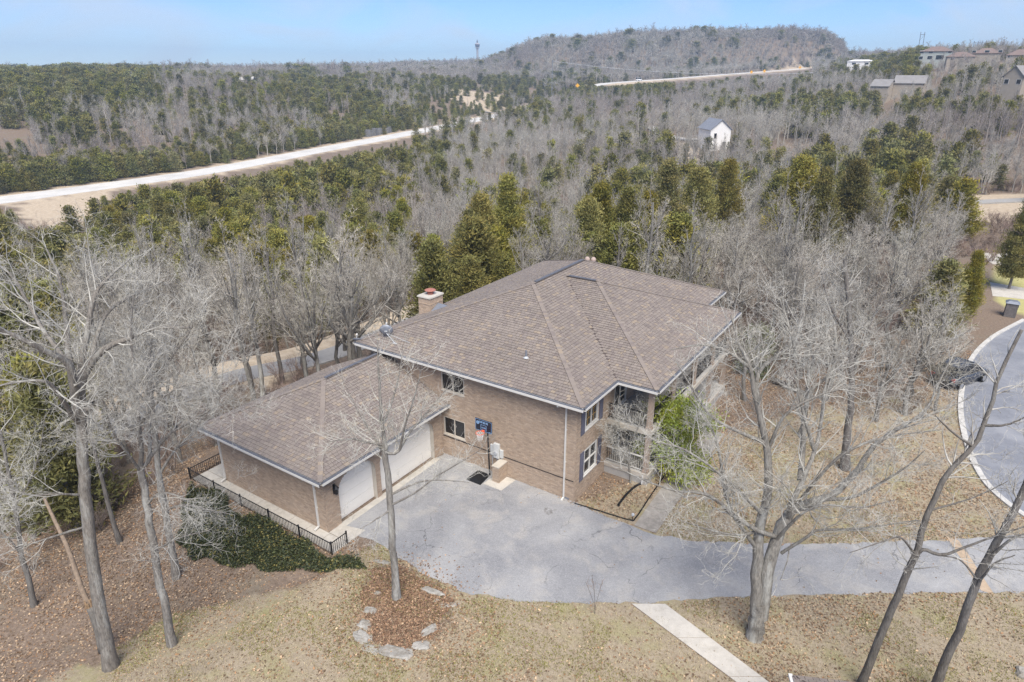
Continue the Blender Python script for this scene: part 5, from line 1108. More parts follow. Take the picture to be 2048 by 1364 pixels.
    # keep the line of sight to the highway: the young trees before it stay below its near edge
    rpx, rpy = proj(HWY_C+np.array([0, 0, .1])); o = np.argsort(rpx[:78]); ry = np.interp(px, rpx[:78][o], rpy[:78][o]); ty = proj(np.stack([x, y, z+h], 1))[1]; cut = ~fs & ((px < 830) | ((px < 1060) & (rng.random(len(x)) < .55))) & (ty < ry+10+18*rng.random(len(x))) & (hd < 120)
    need = ry+10+18*rng.random(len(x)); zt = CAM[2]-D*np.tan(TH+np.arctan((need-682)/FPX)); h = np.where(cut, np.minimum(h, zt-z), h); keep &= h > 1.8
    rs = slice(78, 116); o = np.argsort(rpx[rs]); sec = (px > 1185) & (px < 1625) & (y < np.interp(px, rpx[rs][o], HWY_C[rs, 1][o])-5); ry2 = np.interp(px, rpx[rs][o], rpy[rs][o])
    LOS = [(sec, ry2+5+5*rng.random(len(x)), 420)]
    for a_, b_, yl, Dh in ((1395, 1462, 270, 300), (1845, 1905, 109, 488), (1900, 2060, 107, 468), (1788, 1852, 159, 398), (1735, 1790, 168, 390), (2008, 2060, 146, 328), (1700, 1746, 124, 636), (470, 522, 159, 615)): LOS.append(((px > a_) & (px < b_) & (D < Dh), yl+np.where(rng.random(len(x)) < .25, -8, 3*rng.random(len(x))), 0))
    for m_, lim, dmin in LOS:
        ty = proj(np.stack([x, y, z+h], 1))[1]; c_ = m_ & (ty < lim) & (D > dmin); zt = CAM[2]-D*np.tan(TH+np.arctan((lim-682)/FPX)); h = np.where(c_, np.minimum(h, zt-z), h); keep &= ~(c_ & (h < 2.0))
    h = np.where((D < 75) & ~isc, h*1.0, h)
    k = keep; return np.stack([x, y, z, h, D, isc], 1)[k], px[k], py[k]
FOREST, fpx, fpy = scatter()
# fixed evergreens (pixel of the top, distance)
FIX = [(1015, 360, 74, .50), (962, 398, 71, .55), (938, 428, 69, .5), (1205, 376, 73, .5), (1178, 408, 70, .55), (1258, 385, 77, .5), (1340, 330, 93, .5), (1400, 345, 96, .55), (1610, 322, 101, .62), (1655, 345, 98, .5), (1718, 328, 105, .6), (1835, 335, 100, .5), (1300, 392, 82, .5), (1460, 328, 112, .5), (525, 495, 80, .45), (592, 468, 86, .5), (680, 488, 85, .5), (756, 478, 90, .5), (625, 520, 76, .45), (40, 690, 58, .5), (90, 735, 54, .5), (2078, 372, 84, .4), (1958, 508, 70, .46), (1918, 545, 68, .42)]
FIXL = ['tallest olive cedar behind the roof, above the left of the ridge', 'olive cedar left of the tallest cedar behind the roof', 'shorter cedar farthest left of the cluster behind the roof', 'dense green cedar behind the right side of the ridge', 'lower green cedar left of the dense one behind the ridge', 'cedar just right of the dense green one behind the ridge', 'cedar behind the spreading bare oak right of the ridge', 'second cedar behind the bare oak, to its right', 'broad yellowish cedar in the row before the small lane', 'narrow cedar right of the broad yellowish one', 'broad bushy cedar third in the row beyond the thicket', 'rightmost cedar of the row beyond the thicket', 'low cedar between the ridge and the bare oak', 'distant cedar rising over the row behind the bare oak', 'pointed cedar leftmost of the group beyond the garage', 'tallest cedar of the group beyond the garage', 'cedar in the middle of the group beyond the garage', 'cedar nearest the chimney in the group beyond the garage', 'low cedar in front of the group beyond the garage', 'cedar at the left picture edge behind the big oak', 'lower cedar beside the big oak trunk at left', 'dark cedar cut by the right picture edge', 'dark green cedar beside the neighbouring drive at right', 'lower dark cedar left of the neighbouring drive']
def gn_stuff(name, label, cat, pts, rot, scl, var, sources):
    me = bpy.data.meshes.new(name); me.vertices.add(len(pts)); me.vertices.foreach_set('co', np.asarray(pts, np.float32).ravel())
    for nm, ty, dat, key in (('rot', 'FLOAT_VECTOR', rot, 'vector'), ('scl', 'FLOAT_VECTOR', scl, 'vector'), ('var', 'INT', var, 'value')):
        a = me.attributes.new(nm, ty, 'POINT'); a.data.foreach_set(key, np.asarray(dat, np.int32 if ty == 'INT' else np.float32).ravel())
    o = bpy.data.objects.new(name, me); COL.objects.link(o); tag(o, label, cat, kind='stuff')
    ng = bpy.data.node_groups.new(name, 'GeometryNodeTree'); ng.interface.new_socket('Geometry', in_out='INPUT', socket_type='NodeSocketGeometry'); ng.interface.new_socket('Geometry', in_out='OUTPUT', socket_type='NodeSocketGeometry')
    N, L = ng.nodes, ng.links; gi = N.new('NodeGroupInput'); go = N.new('NodeGroupOutput'); jn = N.new('GeometryNodeJoinGeometry')
    def attr(nm, ty): a = N.new('GeometryNodeInputNamedAttribute'); a.data_type = ty; a.inputs['Name'].default_value = nm; return a.outputs['Attribute']
    ra, sa, va = attr('rot', 'FLOAT_VECTOR'), attr('scl', 'FLOAT_VECTOR'), attr('var', 'INT')
    e2r = N.new('FunctionNodeEulerToRotation'); L.new(ra, e2r.inputs[0])
    for k, src in enumerate(sources):
        oi = N.new('GeometryNodeObjectInfo'); oi.inputs['Object'].default_value = src; oi.transform_space = 'ORIGINAL'
        cp = N.new('FunctionNodeCompare'); cp.data_type = 'INT'; cp.operation = 'EQUAL'; L.new(va, cp.inputs[2]); cp.inputs[3].default_value = k
        ip = N.new('GeometryNodeInstanceOnPoints'); L.new(gi.outputs[0], ip.inputs['Points']); L.new(cp.outputs[0], ip.inputs['Selection']); L.new(oi.outputs['Geometry'], ip.inputs['Instance']); L.new(e2r.outputs[0], ip.inputs['Rotation']); L.new(sa, ip.inputs['Scale']); L.new(ip.outputs[0], jn.inputs[0])
    L.new(jn.outputs[0], go.inputs[0]); md = o.modifiers.new('scatter', 'NODES'); md.node_group = ng; return o
def zone_label(px, py, D, kind):
    w = 'cedar' if kind else 'bare tree'
    if D < 75 and px > 1330: return ('dark green %s' if kind else 'grey %s') % w+' in the thicket between the house and the street'
    if D < 95: return ('olive green %s' if kind else 'grey %s') % w+' in the woods '+('at far left behind the big oak' if px < 300 else 'beyond the garage roof' if px < 690 else 'behind the chimney' if px < 950 else 'behind the main roof ridge' if px < 1300 else 'past the far right end of the roof')
    if px < 850 and py > 300: return ('small olive %s' if kind else 'pale %s') % w+' in the young woods '+('at the left picture edge below the highway' if px < 150 else 'just below the highway at left' if py < 400 and px < 500 else 'just below the highway left of centre' if py < 360 else 'midway between the left oaks and the highway' if px < 420 else 'midway between the garage and the highway' if px < 640 else 'midway between the chimney and the highway')
    if px < 850: return ('dark green %s' if kind else 'pale %s') % w+' on the far side of the highway'
    return ('green %s' if kind else 'pale %s') % w+' in the valley woods '+('left of and nearer than the white farmhouse' if px < 1250 and py > 280 else 'beyond the ridge, left of the white farmhouse' if px < 1380 else 'close in front of the white farmhouse' if px < 1500 else 'right of the white farmhouse' if px < 1780 else 'at the right picture edge below the hillside houses')
def plant_woods():
    forms = ['oak', 'vase', 'slim', 'wide', 'vase', 'oak', 'slim', 'oak']
    B1 = [bare_tree(200+i, 11., f, 1) for i, f in enumerate(forms)]; B2 = [bare_tree(300+i, 11., f, 2) for i, f in enumerate(['oak', 'vase', 'slim', 'wide', 'vase', 'oak'])]
    C0 = [cedar(400+i, 11., 5.2, 0, base=.14, shape='ovate' if i else 'cone') for i in range(3)]; C1 = [cedar(410+i, 7., 3.8, 1, shape='ovate' if i % 2 else 'cone') for i in range(5)]; C2 = [cedar(420+i, 7., 4.0, 2, shape='ovate' if i % 2 else 'cone') for i in range(5)]
    A = FOREST; vis = (fpx > -60) & (fpx < 2110) & (fpy < 1000); app = np.where(vis, A[:, 3]/A[:, 4], 0); rest = []
    for kind in (0, 1):
        idx = np.where(A[:, 5] == kind)[0]; order = idx[np.argsort(-app[idx])]; solo, oth = order[:300-(len(FIX) if kind else 38)], order[300-(len(FIX) if kind else 38):]; src = {}
        for n_, i in enumerate(solo):
            x, y, z, h, D, _ = A[i]; rz = rng.uniform(0, 6.28); lab = zone_label(fpx[i], fpy[i], D, kind); grp = ('cedars ' if kind else 'bare trees ')+(lab[lab.index(' in the ')+1:] if ' in the ' in lab else lab[lab.index(' on the ')+1:])
            nm = 'cedar_tree' if kind else 'bare_tree'
            last = n_ >= len(solo)-12
            if not last and D < 170:
                if kind: tr, cr = C1[n_ % 5]; s = h/7.; place_tree(nm, lab, 'tree', grp, tr, cr, BARKD, CEDAR, (x, y, z), rz, s, rng.uniform(1.05, 1.4))
                else: tr, cr = B1[n_ % 8]; s = h/11.; place_tree(nm, lab, 'tree', grp, tr, cr, BARK, TWIG, (x, y, z), rz, s, rng.uniform(.85, 1.05))
            else:
                k = n_ % (5 if kind else 6); me = (C2 if kind else B2)[k][0]; o = ob(nm, me, CEDARF if kind else TWIGF); o.location = (x, y, z); o.rotation_euler = (0, 0, rz); s = h/(7. if kind else 11.); o.scale = (s*(1.2 if kind else 1), s*(1.2 if kind else 1), s); tag(o, lab, 'tree', grp); src[k] = o
        nv = 5 if kind else 6; srcs = [src[k] for k in range(nv)]; Q = A[oth]; s = Q[:, 3]/(7. if kind else 11.); far = np.clip(Q[:, 4]/560, 1, 1.9)*(1.2 if kind else 1.)
        gn_stuff('far_cedar_woods' if kind else 'far_bare_woods', 'green cedars massed over the far hillsides' if kind else 'grey leafless woods covering the far hills', 'woodland', Q[:, :3], np.stack([np.zeros(len(Q)), np.zeros(len(Q)), rng.uniform(0, 6.28, len(Q))], 1), np.stack([s*far, s*far, s], 1), rng.integers(0, nv, len(Q)), srcs)
    for k, (px, py, D, asp) in enumerate(FIX):
        p = at_d(px, py, D); z = tz(p[0], p[1]); h = max(4., p[2]-z); tr, cr = C0[k % 3]; s = h/11.
        place_tree('cedar_tree', FIXL[k], 'tree', 'tall cedars round the house', tr, cr, BARKD, CEDAR, (p[0], p[1], z), rng.uniform(0, 6.28), s, asp/.5)
    for k, (px, py, h) in enumerate([(22, 968, 11), (98, 935, 12), (212, 885, 12), (262, 872, 11), (332, 862, 12), (440, 800, 12), (505, 775, 11), (565, 762, 12), (612, 742, 11.5), (690, 702, 12)]):
        p = ground_px(px, py); tr, cr = B1[(k*3+1) % 8]; place_tree('bare_tree', 'dark-trunked bare tree beside the lane, %s from the left' % ['first', 'second', 'third', 'fourth', 'fifth', 'sixth', 'seventh', 'eighth', 'ninth', 'last'][k], 'tree', 'dark trunks along the lane', (lambda m_: (m_.materials.clear(), m_)[1])(tr.copy()), cr, BARKD, TWIG, p, k*1.3, h/11., 1.)
    for k, (px, py, h, lab) in enumerate([(1598, 868, 8.5, 'thin pale bare tree just behind the big two-stemmed tree'), (1648, 800, 9.5, 'bare tree right of the fallen log'), (1752, 842, 9, 'bare tree on the leafy slope left of the parked car'), (1812, 800, 9.5, 'bare tree nearest the parked car on its left'), (1562, 752, 9.5, 'bare tree rising behind the fallen log'), (1705, 748, 11, 'tall bare tree in the middle of the right-hand thicket'), (1862, 738, 9, 'bare tree standing just behind the parked car'), (1490, 800, 7.5, 'bare tree close to the right porch columns'), (1545, 690, 11, 'bare tree behind the bluish shrub at the porch end'), (1610, 690, 12, 'tall bare tree behind the fallen log clearing'), (1775, 700, 11, 'bare tree in the thicket behind the parked car'), (1872, 822, 6.5, 'small bare tree at the kerb in front of the parked car')]):
        p = ground_px(px, py); tr, cr = B1[(k*5+2) % 8]; place_tree('bare_tree', lab, 'tree', 'bare trees of the right-hand yard', tr, cr, BARK, TWIG, p, k*2.1, h/11., 1.12)
    # bushes of the forest floor
    n = 5200; D = np.sqrt(rng.uniform(36**2, 200**2, n)); az = np.radians(rng.uniform(-44, 44, n)); x = CAM[0]+D*(np.cos(az)*FH[0]+np.sin(az)*RT[0]); y = CAM[1]+D*(np.cos(az)*FH[1]+np.sin(az)*RT[1])
    hd, _ = polydist(x, y, HWY_C[::2]); ld, _ = polydist(x, y, LANE_C); ok = (hd > 16) & (ld > 2.8) & ~((ld < 9) & (x < np.interp(y, LANE_C[:, 1], LANE_C[:, 0])) & (y < 26)) & ~((x > -22) & (x < 5) & (y > -13) & (y < 26)) & ~((x > -19) & (y < -8)) & ~((x > 3) & (y < 21)) & ~((x > 13.8) & (y < 62))
    for q in TANS+GREENS: ok &= ~inpoly(x, y, q)
    x, y = x[ok], y[ok]; z = terr(x, y); bm = []
    for k in range(3):
        r = np.random.default_rng(500+k); P = np.zeros((9, 3, 3)); a = r.uniform(0, 6.28, 9); P[:, 1] = np.stack([np.cos(a)*.25, np.sin(a)*.25, np.full(9, .7)], 1); P[:, 2] = np.stack([np.cos(a)*.7, np.sin(a)*.7, r.uniform(1.2, 1.9, 9)], 1); R = np.tile([[.02, .014, .008]], (9, 1)); Pb, Rb = sprout(P, R, r, n=9, t0=.1, ang=40, lens=.7, k=3, up=.2, wig=.3, rmin=.009); Pc, Rc = sprout(Pb, Rb, r, n=4, t0=.1, ang=45, lens=.4, k=2, up=.1, wig=.3, rmin=.008)
        g = Geo(); g.add(*tubes(P, R, 3)); g.add(*ribbons(Pb, Rb, r)); g.add(*ribbons(Pc, Rc, r)); bm.append(g.mesh('brush'))
    bs = []
    for k, q in enumerate([(1580, 780), (1860, 700), (560, 770)]):
        p = ground_px(*q); o = ob('leafless_shrub', bm[k], BRUSH); o.location = p; o.scale = (1.2, 1.2, 1.2); tag(o, ['twiggy brown shrub by the fallen log', 'twiggy brown shrub beside the parked car', 'twiggy brown shrub behind the garage by the lane'][k], 'shrub', 'brown shrubs'); bs.append(o)
    s = rng.uniform(.6, 1.5, len(x)); gn_stuff('undergrowth', 'brown leafless brush on the forest floor', 'undergrowth', np.stack([x, y, z], 1), np.stack([np.zeros(len(x)), np.zeros(len(x)), rng.uniform(0, 6.28, len(x))], 1), np.stack([s, s, s], 1), rng.integers(0, 3, len(x)), bs)
plant_woods()

# ------------------------------------------------------------------ bushes, ivy, leaves, rocks
def bush(name, label, c, rx, ry, h, n, m, ls, seed, zmin=.1):
    r = np.random.default_rng(seed); e = empty(name, (c[0], c[1], c[2]), label, 'bush'); nl = 46
    a = r.uniform(0, 6.28, nl); t = r.random(nl); rad = np.sqrt(np.clip(1-(2*t-.85)**2/1.35, .05, 1))*r.uniform(.55, 1.0, nl); ctr = np.stack([rad*np.cos(a)*rx, rad*np.sin(a)*ry, zmin+t*(h-zmin-.2)], 1)
    idx = r.integers(0, nl, n); C = ctr[idx]+r.normal(size=(n, 3))*np.array([rx, ry, h*.4])*.17; D = unit(C-np.array([0, 0, h*.35])+r.normal(size=(n, 3))*.9); tb = (r.uniform(.6, 1.4, nl)[idx])*r.uniform(.7, 1.3, n); yl = r.random(nl)[idx]
    V, F, T = foliage(C+np.array(c), D, ls*r.uniform(.7, 1.4, n), ls*.55*r.uniform(.7, 1.3, n), r, np.stack([tb*(1+.35*yl), tb*(1+.08*yl), tb], 1)); ob('crown', mk(V, F, 'crown', T), m, e)
    P = np.stack([np.zeros((12, 3)), ctr[:12]*.5, ctr[:12]*.95], 1)+np.array(c); ob('stems', (lambda g: (g.add(*tubes(P, np.tile([[.05, .03, .01]], (12, 1)), 5)), g.mesh('stems'))[1])(Geo()), BARKD, e); return e
bush('evergreen_bush', 'bright green broadleaf evergreen bush in front of the porch beside the path', (2.8, 6.5, 0), 2.1, 2.2, 4.4, 15000, MAGNOL, .15, 1)
p = ground_px(1508, 742); bush('evergreen_shrub', 'bluish green rounded shrub beyond the right end of the porch', p, 1.5, 1.5, 3.6, 4200, SHRUBG, .16, 2)
IVYP = [gp(*q)[:2] for q in [(355, 985), (385, 968), (660, 1118), (735, 1120), (745, 1138), (660, 1140), (560, 1130), (440, 1105), (365, 1080), (335, 1020)]]
def scatter_poly(poly, n, r):
    P = np.array(poly); lo, hi = P.min(0), P.max(0); o = np.zeros((0, 2))
    while len(o) < n:
        q = r.uniform(lo, hi, (n*2, 2)); w_ = (vnoise(q[:, 0], q[:, 1], .8, 4)-.5)*1.0; o = np.vstack([o, q[inpoly(q[:, 0]+w_, q[:, 1]+w_, poly)]])
    return o[:n]
def leaves(name, xy, size, m, tints, wts, r, lift=.02, upr=.35, label=None, cat=None, zj=.02):
    n = len(xy); z = terr(xy[:, 0], xy[:, 1])+lift+np.abs(r.normal(size=n))*zj; nrm = unit(np.stack([r.normal(size=n)*upr, r.normal(size=n)*upr, np.ones(n)], 1)); a = r.uniform(0, 6.28, n); d = np.stack([np.cos(a), np.sin(a), np.zeros(n)], 1); d = unit(d-nrm*(d*nrm).sum(1, keepdims=True)); sd = np.cross(nrm, d); s = (size*r.uniform(.6, 1.35, n))[:, None]
    C = np.column_stack([xy, z]); V = np.stack([C-d*s*.5, C+sd*s*.32+nrm*s*.12, C+d*s*.5, C-sd*s*.32+nrm*s*.12], 1).reshape(-1, 3); i = np.arange(n)[:, None]*4; F = np.vstack([i+[0, 1, 2], i+[0, 2, 3]]); t = np.array(tints)[r.choice(len(tints), n, p=np.array(wts)/sum(wts))]*r.uniform(.8, 1.2, (n, 1))
    return tag(ob(name, mk(V, F, name, np.vstack([t, t])), m), label, cat, kind='stuff')
r9 = np.random.default_rng(90)
leaves('ivy', scatter_poly(IVYP, 24000, r9), .12, IVY, [(1, 1, 1), (.65, .7, .65), (1.7, 1.6, 1.3), (3.0, 2.2, 1.6), (4.5, 3.2, 2.4)], [5, 4, 2.5, 1, .6], r9, .05, .7, 'dark green ivy blanketing the bank below the fence', 'ivy', zj=.14)
LT = [(1, 1, 1), (.72, .66, .62), (1.35, 1.3, 1.22), (1.0, .78, .60), (1.75, 1.68, 1.55), (.45, .38, .33)]
BED = [gp(*q)[:2] for q in [(752, 1135), (800, 1132), (855, 1165), (905, 1205), (880, 1260), (845, 1290), (795, 1300), (735, 1275), (725, 1215), (735, 1165)]]
leaves('leaf_bed', np.vstack([scatter_poly(BED, 7500, r9), r9.normal(size=(3500, 2))*np.array([1.35, 1.35])+np.mean(BED, 0)]), .10, LEAF, [(.80, .66, .60), (.58, .47, .43), (1.05, .85, .74), (1.6, 1.45, 1.35), (.42, .34, .32)], [5, 4, 3, .8, 2], r9, .015, .5, 'dark reddish brown leaves filling the bed round the slender tree', 'leaf litter', zj=.02)
def litter():
    r = np.random.default_rng(91); n = 600000; D = np.sqrt(r.uniform(10**2, 62**2, n)); az = np.radians(r.uniform(-58, 56, n)); x = CAM[0]+D*(np.cos(az)*FH[0]+np.sin(az)*RT[0]); y = CAM[1]+D*(np.cos(az)*FH[1]+np.sin(az)*RT[1])
    w_ = (vnoise(x, y, .5, 14)-.5)*.7+(vnoise(x, y, 2.5, 17)-.5)*.9
    bad = (inpoly(x+w_, y+w_, DPOLY) & (r.random(n) < .992)) | inpoly(x, y, STREETP) | ((x > X0) & (x < X1+.05) & (y > Y0) & (y < Y1)) | ((x > -19.3) & (x < -8.0) & (y > -9.3) & (y < .6)) | ((x > X1) & (x < HD) & (y > HS1) & (y < HS2)) | ((x > 2.72) & (x < 3.9) & (y > .6) & (y < 12)) | inpoly(x, y, [e0[:2], e0[:2]+(f1-e0)[:2]*1.9, e1[:2]+(f0-e1)[:2]*1.9, e1[:2]]) | (inpoly(x, y, IVYP) & (r.random(n) < .55))
    ld, _ = polydist(x, y, LANE_C); bad |= (ld < 6)
    bed = np.exp(-((x+2.6)**2+(y+10.6)**2)/7.)+np.exp(-((x-1.0)**2+(y-2.3)**2)/5.)+.8*np.exp(-((x+12)**2+(y+12.5)**2)/20.)
    wood = ~inpoly(x, y, YARD_LAWN)*.75; pat = sstep(.42, .68, vnoise(x, y, 2.6, 15)*.6+vnoise(x, y, .9, 16)*.4)
    dens = np.clip(.12+.85*pat*sstep(.32, .6, vnoise(x, y, 7, 18))+.25*pat+bed*.9+wood+(.25+.5*pat)*(y > 2)*(x > 3), 0, 1); dens *= np.where(D < 26, 1, np.clip(26/D, .35, 1)**.5); k = ~bad & (r.random(n) < dens*.8); xy = np.stack([x, y], 1)[k]
    return leaves('leaf_litter', xy, .105, LEAF, LT, [5, 4.5, 2.5, 3.5, .8, 2.4], r, .012, .45, 'brown dead leaves strewn over the lawn and beds', 'leaf litter', zj=.018)
litter()
def tufts():
    r = np.random.default_rng(92); n = 330000; D = r.uniform(14, 40, n); az = np.radians(r.uniform(-50, 50, n)); x = CAM[0]+D*(np.cos(az)*FH[0]+np.sin(az)*RT[0]); y = CAM[1]+D*(np.cos(az)*FH[1]+np.sin(az)*RT[1]); g = vnoise(x, y, 1.6, 21)*.6+vnoise(x, y, 6, 22)*.4+.12*(y < -8)
    k = inpoly(x, y, YARD_LAWN) & ~inpoly(x, y, DPOLY) & ~inpoly(x, y, STREETP) & (r.random(n) < np.where(g > .58, 1, .45)) & ~((x > 2.6) & (x < 4) & (y > 0)) & ~inpoly(x, y, [e0[:2], e0[:2]+(f1-e0)[:2]*1.9, e1[:2]+(f0-e1)[:2]*1.9, e1[:2]]); xy = np.stack([x, y], 1)[k]; N = len(xy); C = np.column_stack([xy, terr(xy[:, 0], xy[:, 1])+.03]); Dd = unit(r.normal(size=(N, 3))*.6+np.array([0, 0, 1.])); tb = r.uniform(.7, 1.4, N); gg = g[k] > .58; st_ = np.where((gg & (r.random(N) < .6))[:, None], np.array([[1.1, 1, .9]]), np.array([[2.0, 1.62, 3.1]]))
    V, F, T = foliage(C, Dd, r.uniform(.05, .14, N), r.uniform(.016, .034, N), r, st_*tb[:, None]); tag(ob('lawn_grass', mk(V, F, 'lawn_grass', T), GRASSM), 'short green and straw grass growing through the leaves', 'grass', kind='stuff')
tufts()
def rock(label, px, py, sx, sy, sz, rz, seed):
    r = np.random.default_rng(seed); c = ground_px(px, py); mb = MB(); nu, nv = 12, 7; V = []
    for j in range(nv+1):
        ph = math.pi*j/nv
        for i in range(nu):
            a = 2*math.pi*i/nu; d = np.array([math.sin(ph)*math.cos(a), math.sin(ph)*math.sin(a), math.cos(ph)]); e = np.sign(d)*np.abs(d)**.62
            k = 1+.22*(vnoise(np.array([e[0]*2+seed*7]), np.array([e[1]*2+e[2]*3]), 1.)[0]-.5)*2+r.normal()*.03; V.append(e*k*np.array([sx, sy, sz])/2)
    M_ = Matrix.Rotation(rz, 3, 'Z'); V = [tuple(np.array(M_@Vector(v))+c+np.array([0, 0, -sz*.2])) for v in V]
    F = [(j*nu+i, j*nu+(i+1) % nu, (j+1)*nu+(i+1) % nu, (j+1)*nu+i)[::-1] for j in range(nv) for i in range(nu)]
    return tag(mb.add(V, F).build('rock', ROCK), label, 'rock', 'landscape rocks round the slender tree')
for k, a in enumerate([('long white rock nearest the driveway, right of the slender tree', 866, 1184, 1.15, .35, .35, .15), ('small grey rock left of the slender tree, topmost of the left arc', 755, 1186, .35, .3, .2, .4), ('flat grey rock at the upper left of the stone ring', 741, 1221, .62, .42, .26, .5), ('flat grey rock below it, second on the ring left side', 730, 1251, .7, .5, .25, .2), ('large rounded grey rock at the left corner of the ring', 724, 1275, .9, .55, .3, .1), ('largest flat pale slab at the bottom of the stone ring', 792, 1306, 1.6, .62, .26, .35), ('tall pale rock on the right side of the stone ring', 858, 1262, .42, .85, .28, -.3), ('pale rock low on the right side of the ring beside the slab', 843, 1292, .75, .5, .25, .7), ('tan flat stone on the upper right of the stone ring', 897, 1210, .8, .36, .14, .75), ('narrow white rock at the driveway edge left of the slender tree', 765, 1124, .85, .3, .2, .35), ('small pale stone between the long white rock and ring', 873, 1200, .3, .25, .16, .9), ('low half-buried pale rock at the lower left of the ring', 742, 1298, .8, .4, .14, .2)]): rock(*a, seed=700+k)
p0, p1 = ground_px(1545, 765), ground_px(1622, 797); lg_ = empty('fallen_log', (p0+p1)/2, 'dark fallen log lying in leaves between the house and the street', 'log'); MB().tube(catmull([p0+[0, 0, .2], (p0*2+p1)/3+[0, 0, .22], (p0+p1*2)/3+[0, 0, .18], p1+[0, 0, .16]], 12), np.linspace(.24, .15, 12), 10).build('trunk', BARKD, lg_, True); MB().tube([(p0+p1)/2+[0, 0, .25], (p0+p1)/2+[.3, .5, .9]], [.06, .03], 6).build('branch_stub', BARKD, lg_)

# ------------------------------------------------------------------ vehicles
def loft(mb, rings):
    n = len(rings[0]); V = [p for r_ in rings for p in r_]; F = [(j*n+i, j*n+(i+1) % n, (j+1)*n+(i+1) % n, (j+1)*n+i) for j in range(len(rings)-1) for i in range(n)]
    return mb.add(V, F+[tuple(range(n-1, -1, -1)), tuple(range((len(rings)-1)*n, len(rings)*n))])
def vehicle(name, label, cat, loc, rz, paint, sc=1., van=False):
    e = lempty(name, loc, label, cat, None, rz); e.scale = (sc, sc, sc)
    st = [(-2.32, .82, .78, .42), (-2.2, 1.0, .88, .32), (-1.6, 1.03, .92, .26), (0, 1.03, .925, .24), (.8, 1.01, .92, .25), (1.1, .99, .915, .25), (1.9, .90, .88, .28), (2.22, .76, .80, .34), (2.33, .60, .72, .42)]
    rings = [[(x, -.88*w, zb), (x, .88*w, zb), (x, w, (zb+zt)/2), (x, w*.975, zt-.06), (x, w*.86, zt), (x, -w*.86, zt), (x, -w*.975, zt-.06), (x, -w, (zb+zt)/2)] for x, zt, w, zb in st]
    b = loft(MB(), rings).build('body', paint, e, True)
    gs = [(-2.12, 1.0, .80, .80), (-1.82, 1.66, .82, .66), (-.3, 1.72, .84, .69), (.25, 1.66, .84, .66), (1.12, .985, .80, .76)] if not van else [(-2.22, 1.0, .84, .84), (-2.15, 1.95, .84, .78), (.6, 1.98, .84, .78), (.9, 1.9, .84, .76), (1.6, .95, .80, .78)]
    loft(MB(), [[(x, -wb, .985), (x, wb, .985), (x, wt, max(zt, .99)), (x, -wt, max(zt, .99))] for x, zt, wb, wt in gs]).build('windows', GLASS, e)
    rf = MB(); q = gs[1:4]
    loft(rf, [[(x, -wt*1.015, zt-.03), (x, wt*1.015, zt-.03), (x, wt*.93, zt+.035), (x, -wt*.93, zt+.035)] for x, zt, wb, wt in q]).build('roof', paint, e)
    pm = MB()
    for s in (-1, 1):
        for (x0, z0, y0), (x1, z1, y1) in (((gs[4][0]-.03, 1.0, .79), (gs[3][0], gs[3][1], gs[3][3])), ((gs[0][0]+.03, 1.0, .81), (gs[1][0], gs[1][1], gs[1][3])), ((-.15, 1.0, .845), (-.2, gs[2][1]-.02, gs[2][3]+.005)), ((-1.25, 1.0, .835), (-1.3, gs[1][1], gs[1][3]+.015))): pm.bar((x0, s*y0, z0), (x1, s*y1, z1), .07, .05)
    pm.build('pillars', paint, e)
    for x in (-1.4, 1.42):
        for s in (-1, 1):
            w = MB().lathe([(.2, -.1), (.335, -.105), (.345, -.05), (.345, .05), (.335, .105), (.2, .1)], (x, s*.83, .34), 20, axis=1).build('wheel', TYRE, e); MB().lathe([(.02, 0), (.21, .01), (.215, -.02)], (x, s*.83+s*.10, .34), 16, axis=1).build('rim', RIM, w)
    for s in (-1, 1):
        MB().hexa([(2.12, s*.52, .62), (2.29, s*.50, .60), (2.20, s*.78, .62), (2.0, s*.84, .64), (2.10, s*.52, .76), (2.22, s*.50, .73), (2.12, s*.76, .75), (1.98, s*.85, .79)]).build('headlight', LAMPW, e)
        MB().box(-2.31, -2.2, min(s*.60, s*.84), max(s*.60, s*.84), .74, .97).build('tail_light', LAMPR, e)
        MB().box(.85, 1.0, min(s*.88, s*1.05), max(s*.88, s*1.05), .98, 1.12).build('mirror', paint, e)
    MB().box(2.27, 2.345, -.45, .45, .42, .56).build('grille', PLAST, e); MB().box(-2.35, -2.30, -.26, .26, .62, .74).build('number_plate', LAMPW, e); return e
cp = gp(1914, 762); vehicle('parked_car', 'dark grey car parked at the street kerb behind bare branches', 'car', (cp[0]+.1, cp[1], .0), math.radians(62), CARD)
for px, py, D, lab, v in ((1325, 159, 735, 'white van driving on the distant pale road', True), (1182, 180, 615, 'white vehicle half hidden by trees near the yellow sign', True)):
    p = at_d(px, py, D); dd, par = polydist(np.array([p[0]]), np.array([p[1]]), HWY_C); i = int(par[0]); q = HWY_C[i]; t = HWY_C[min(i+1, 119)]-q; vehicle('white_van', lab, 'van', (q[0]+.5, q[1], q[2]+.12), math.atan2(t[1], t[0]), CARW, 1.6, v)
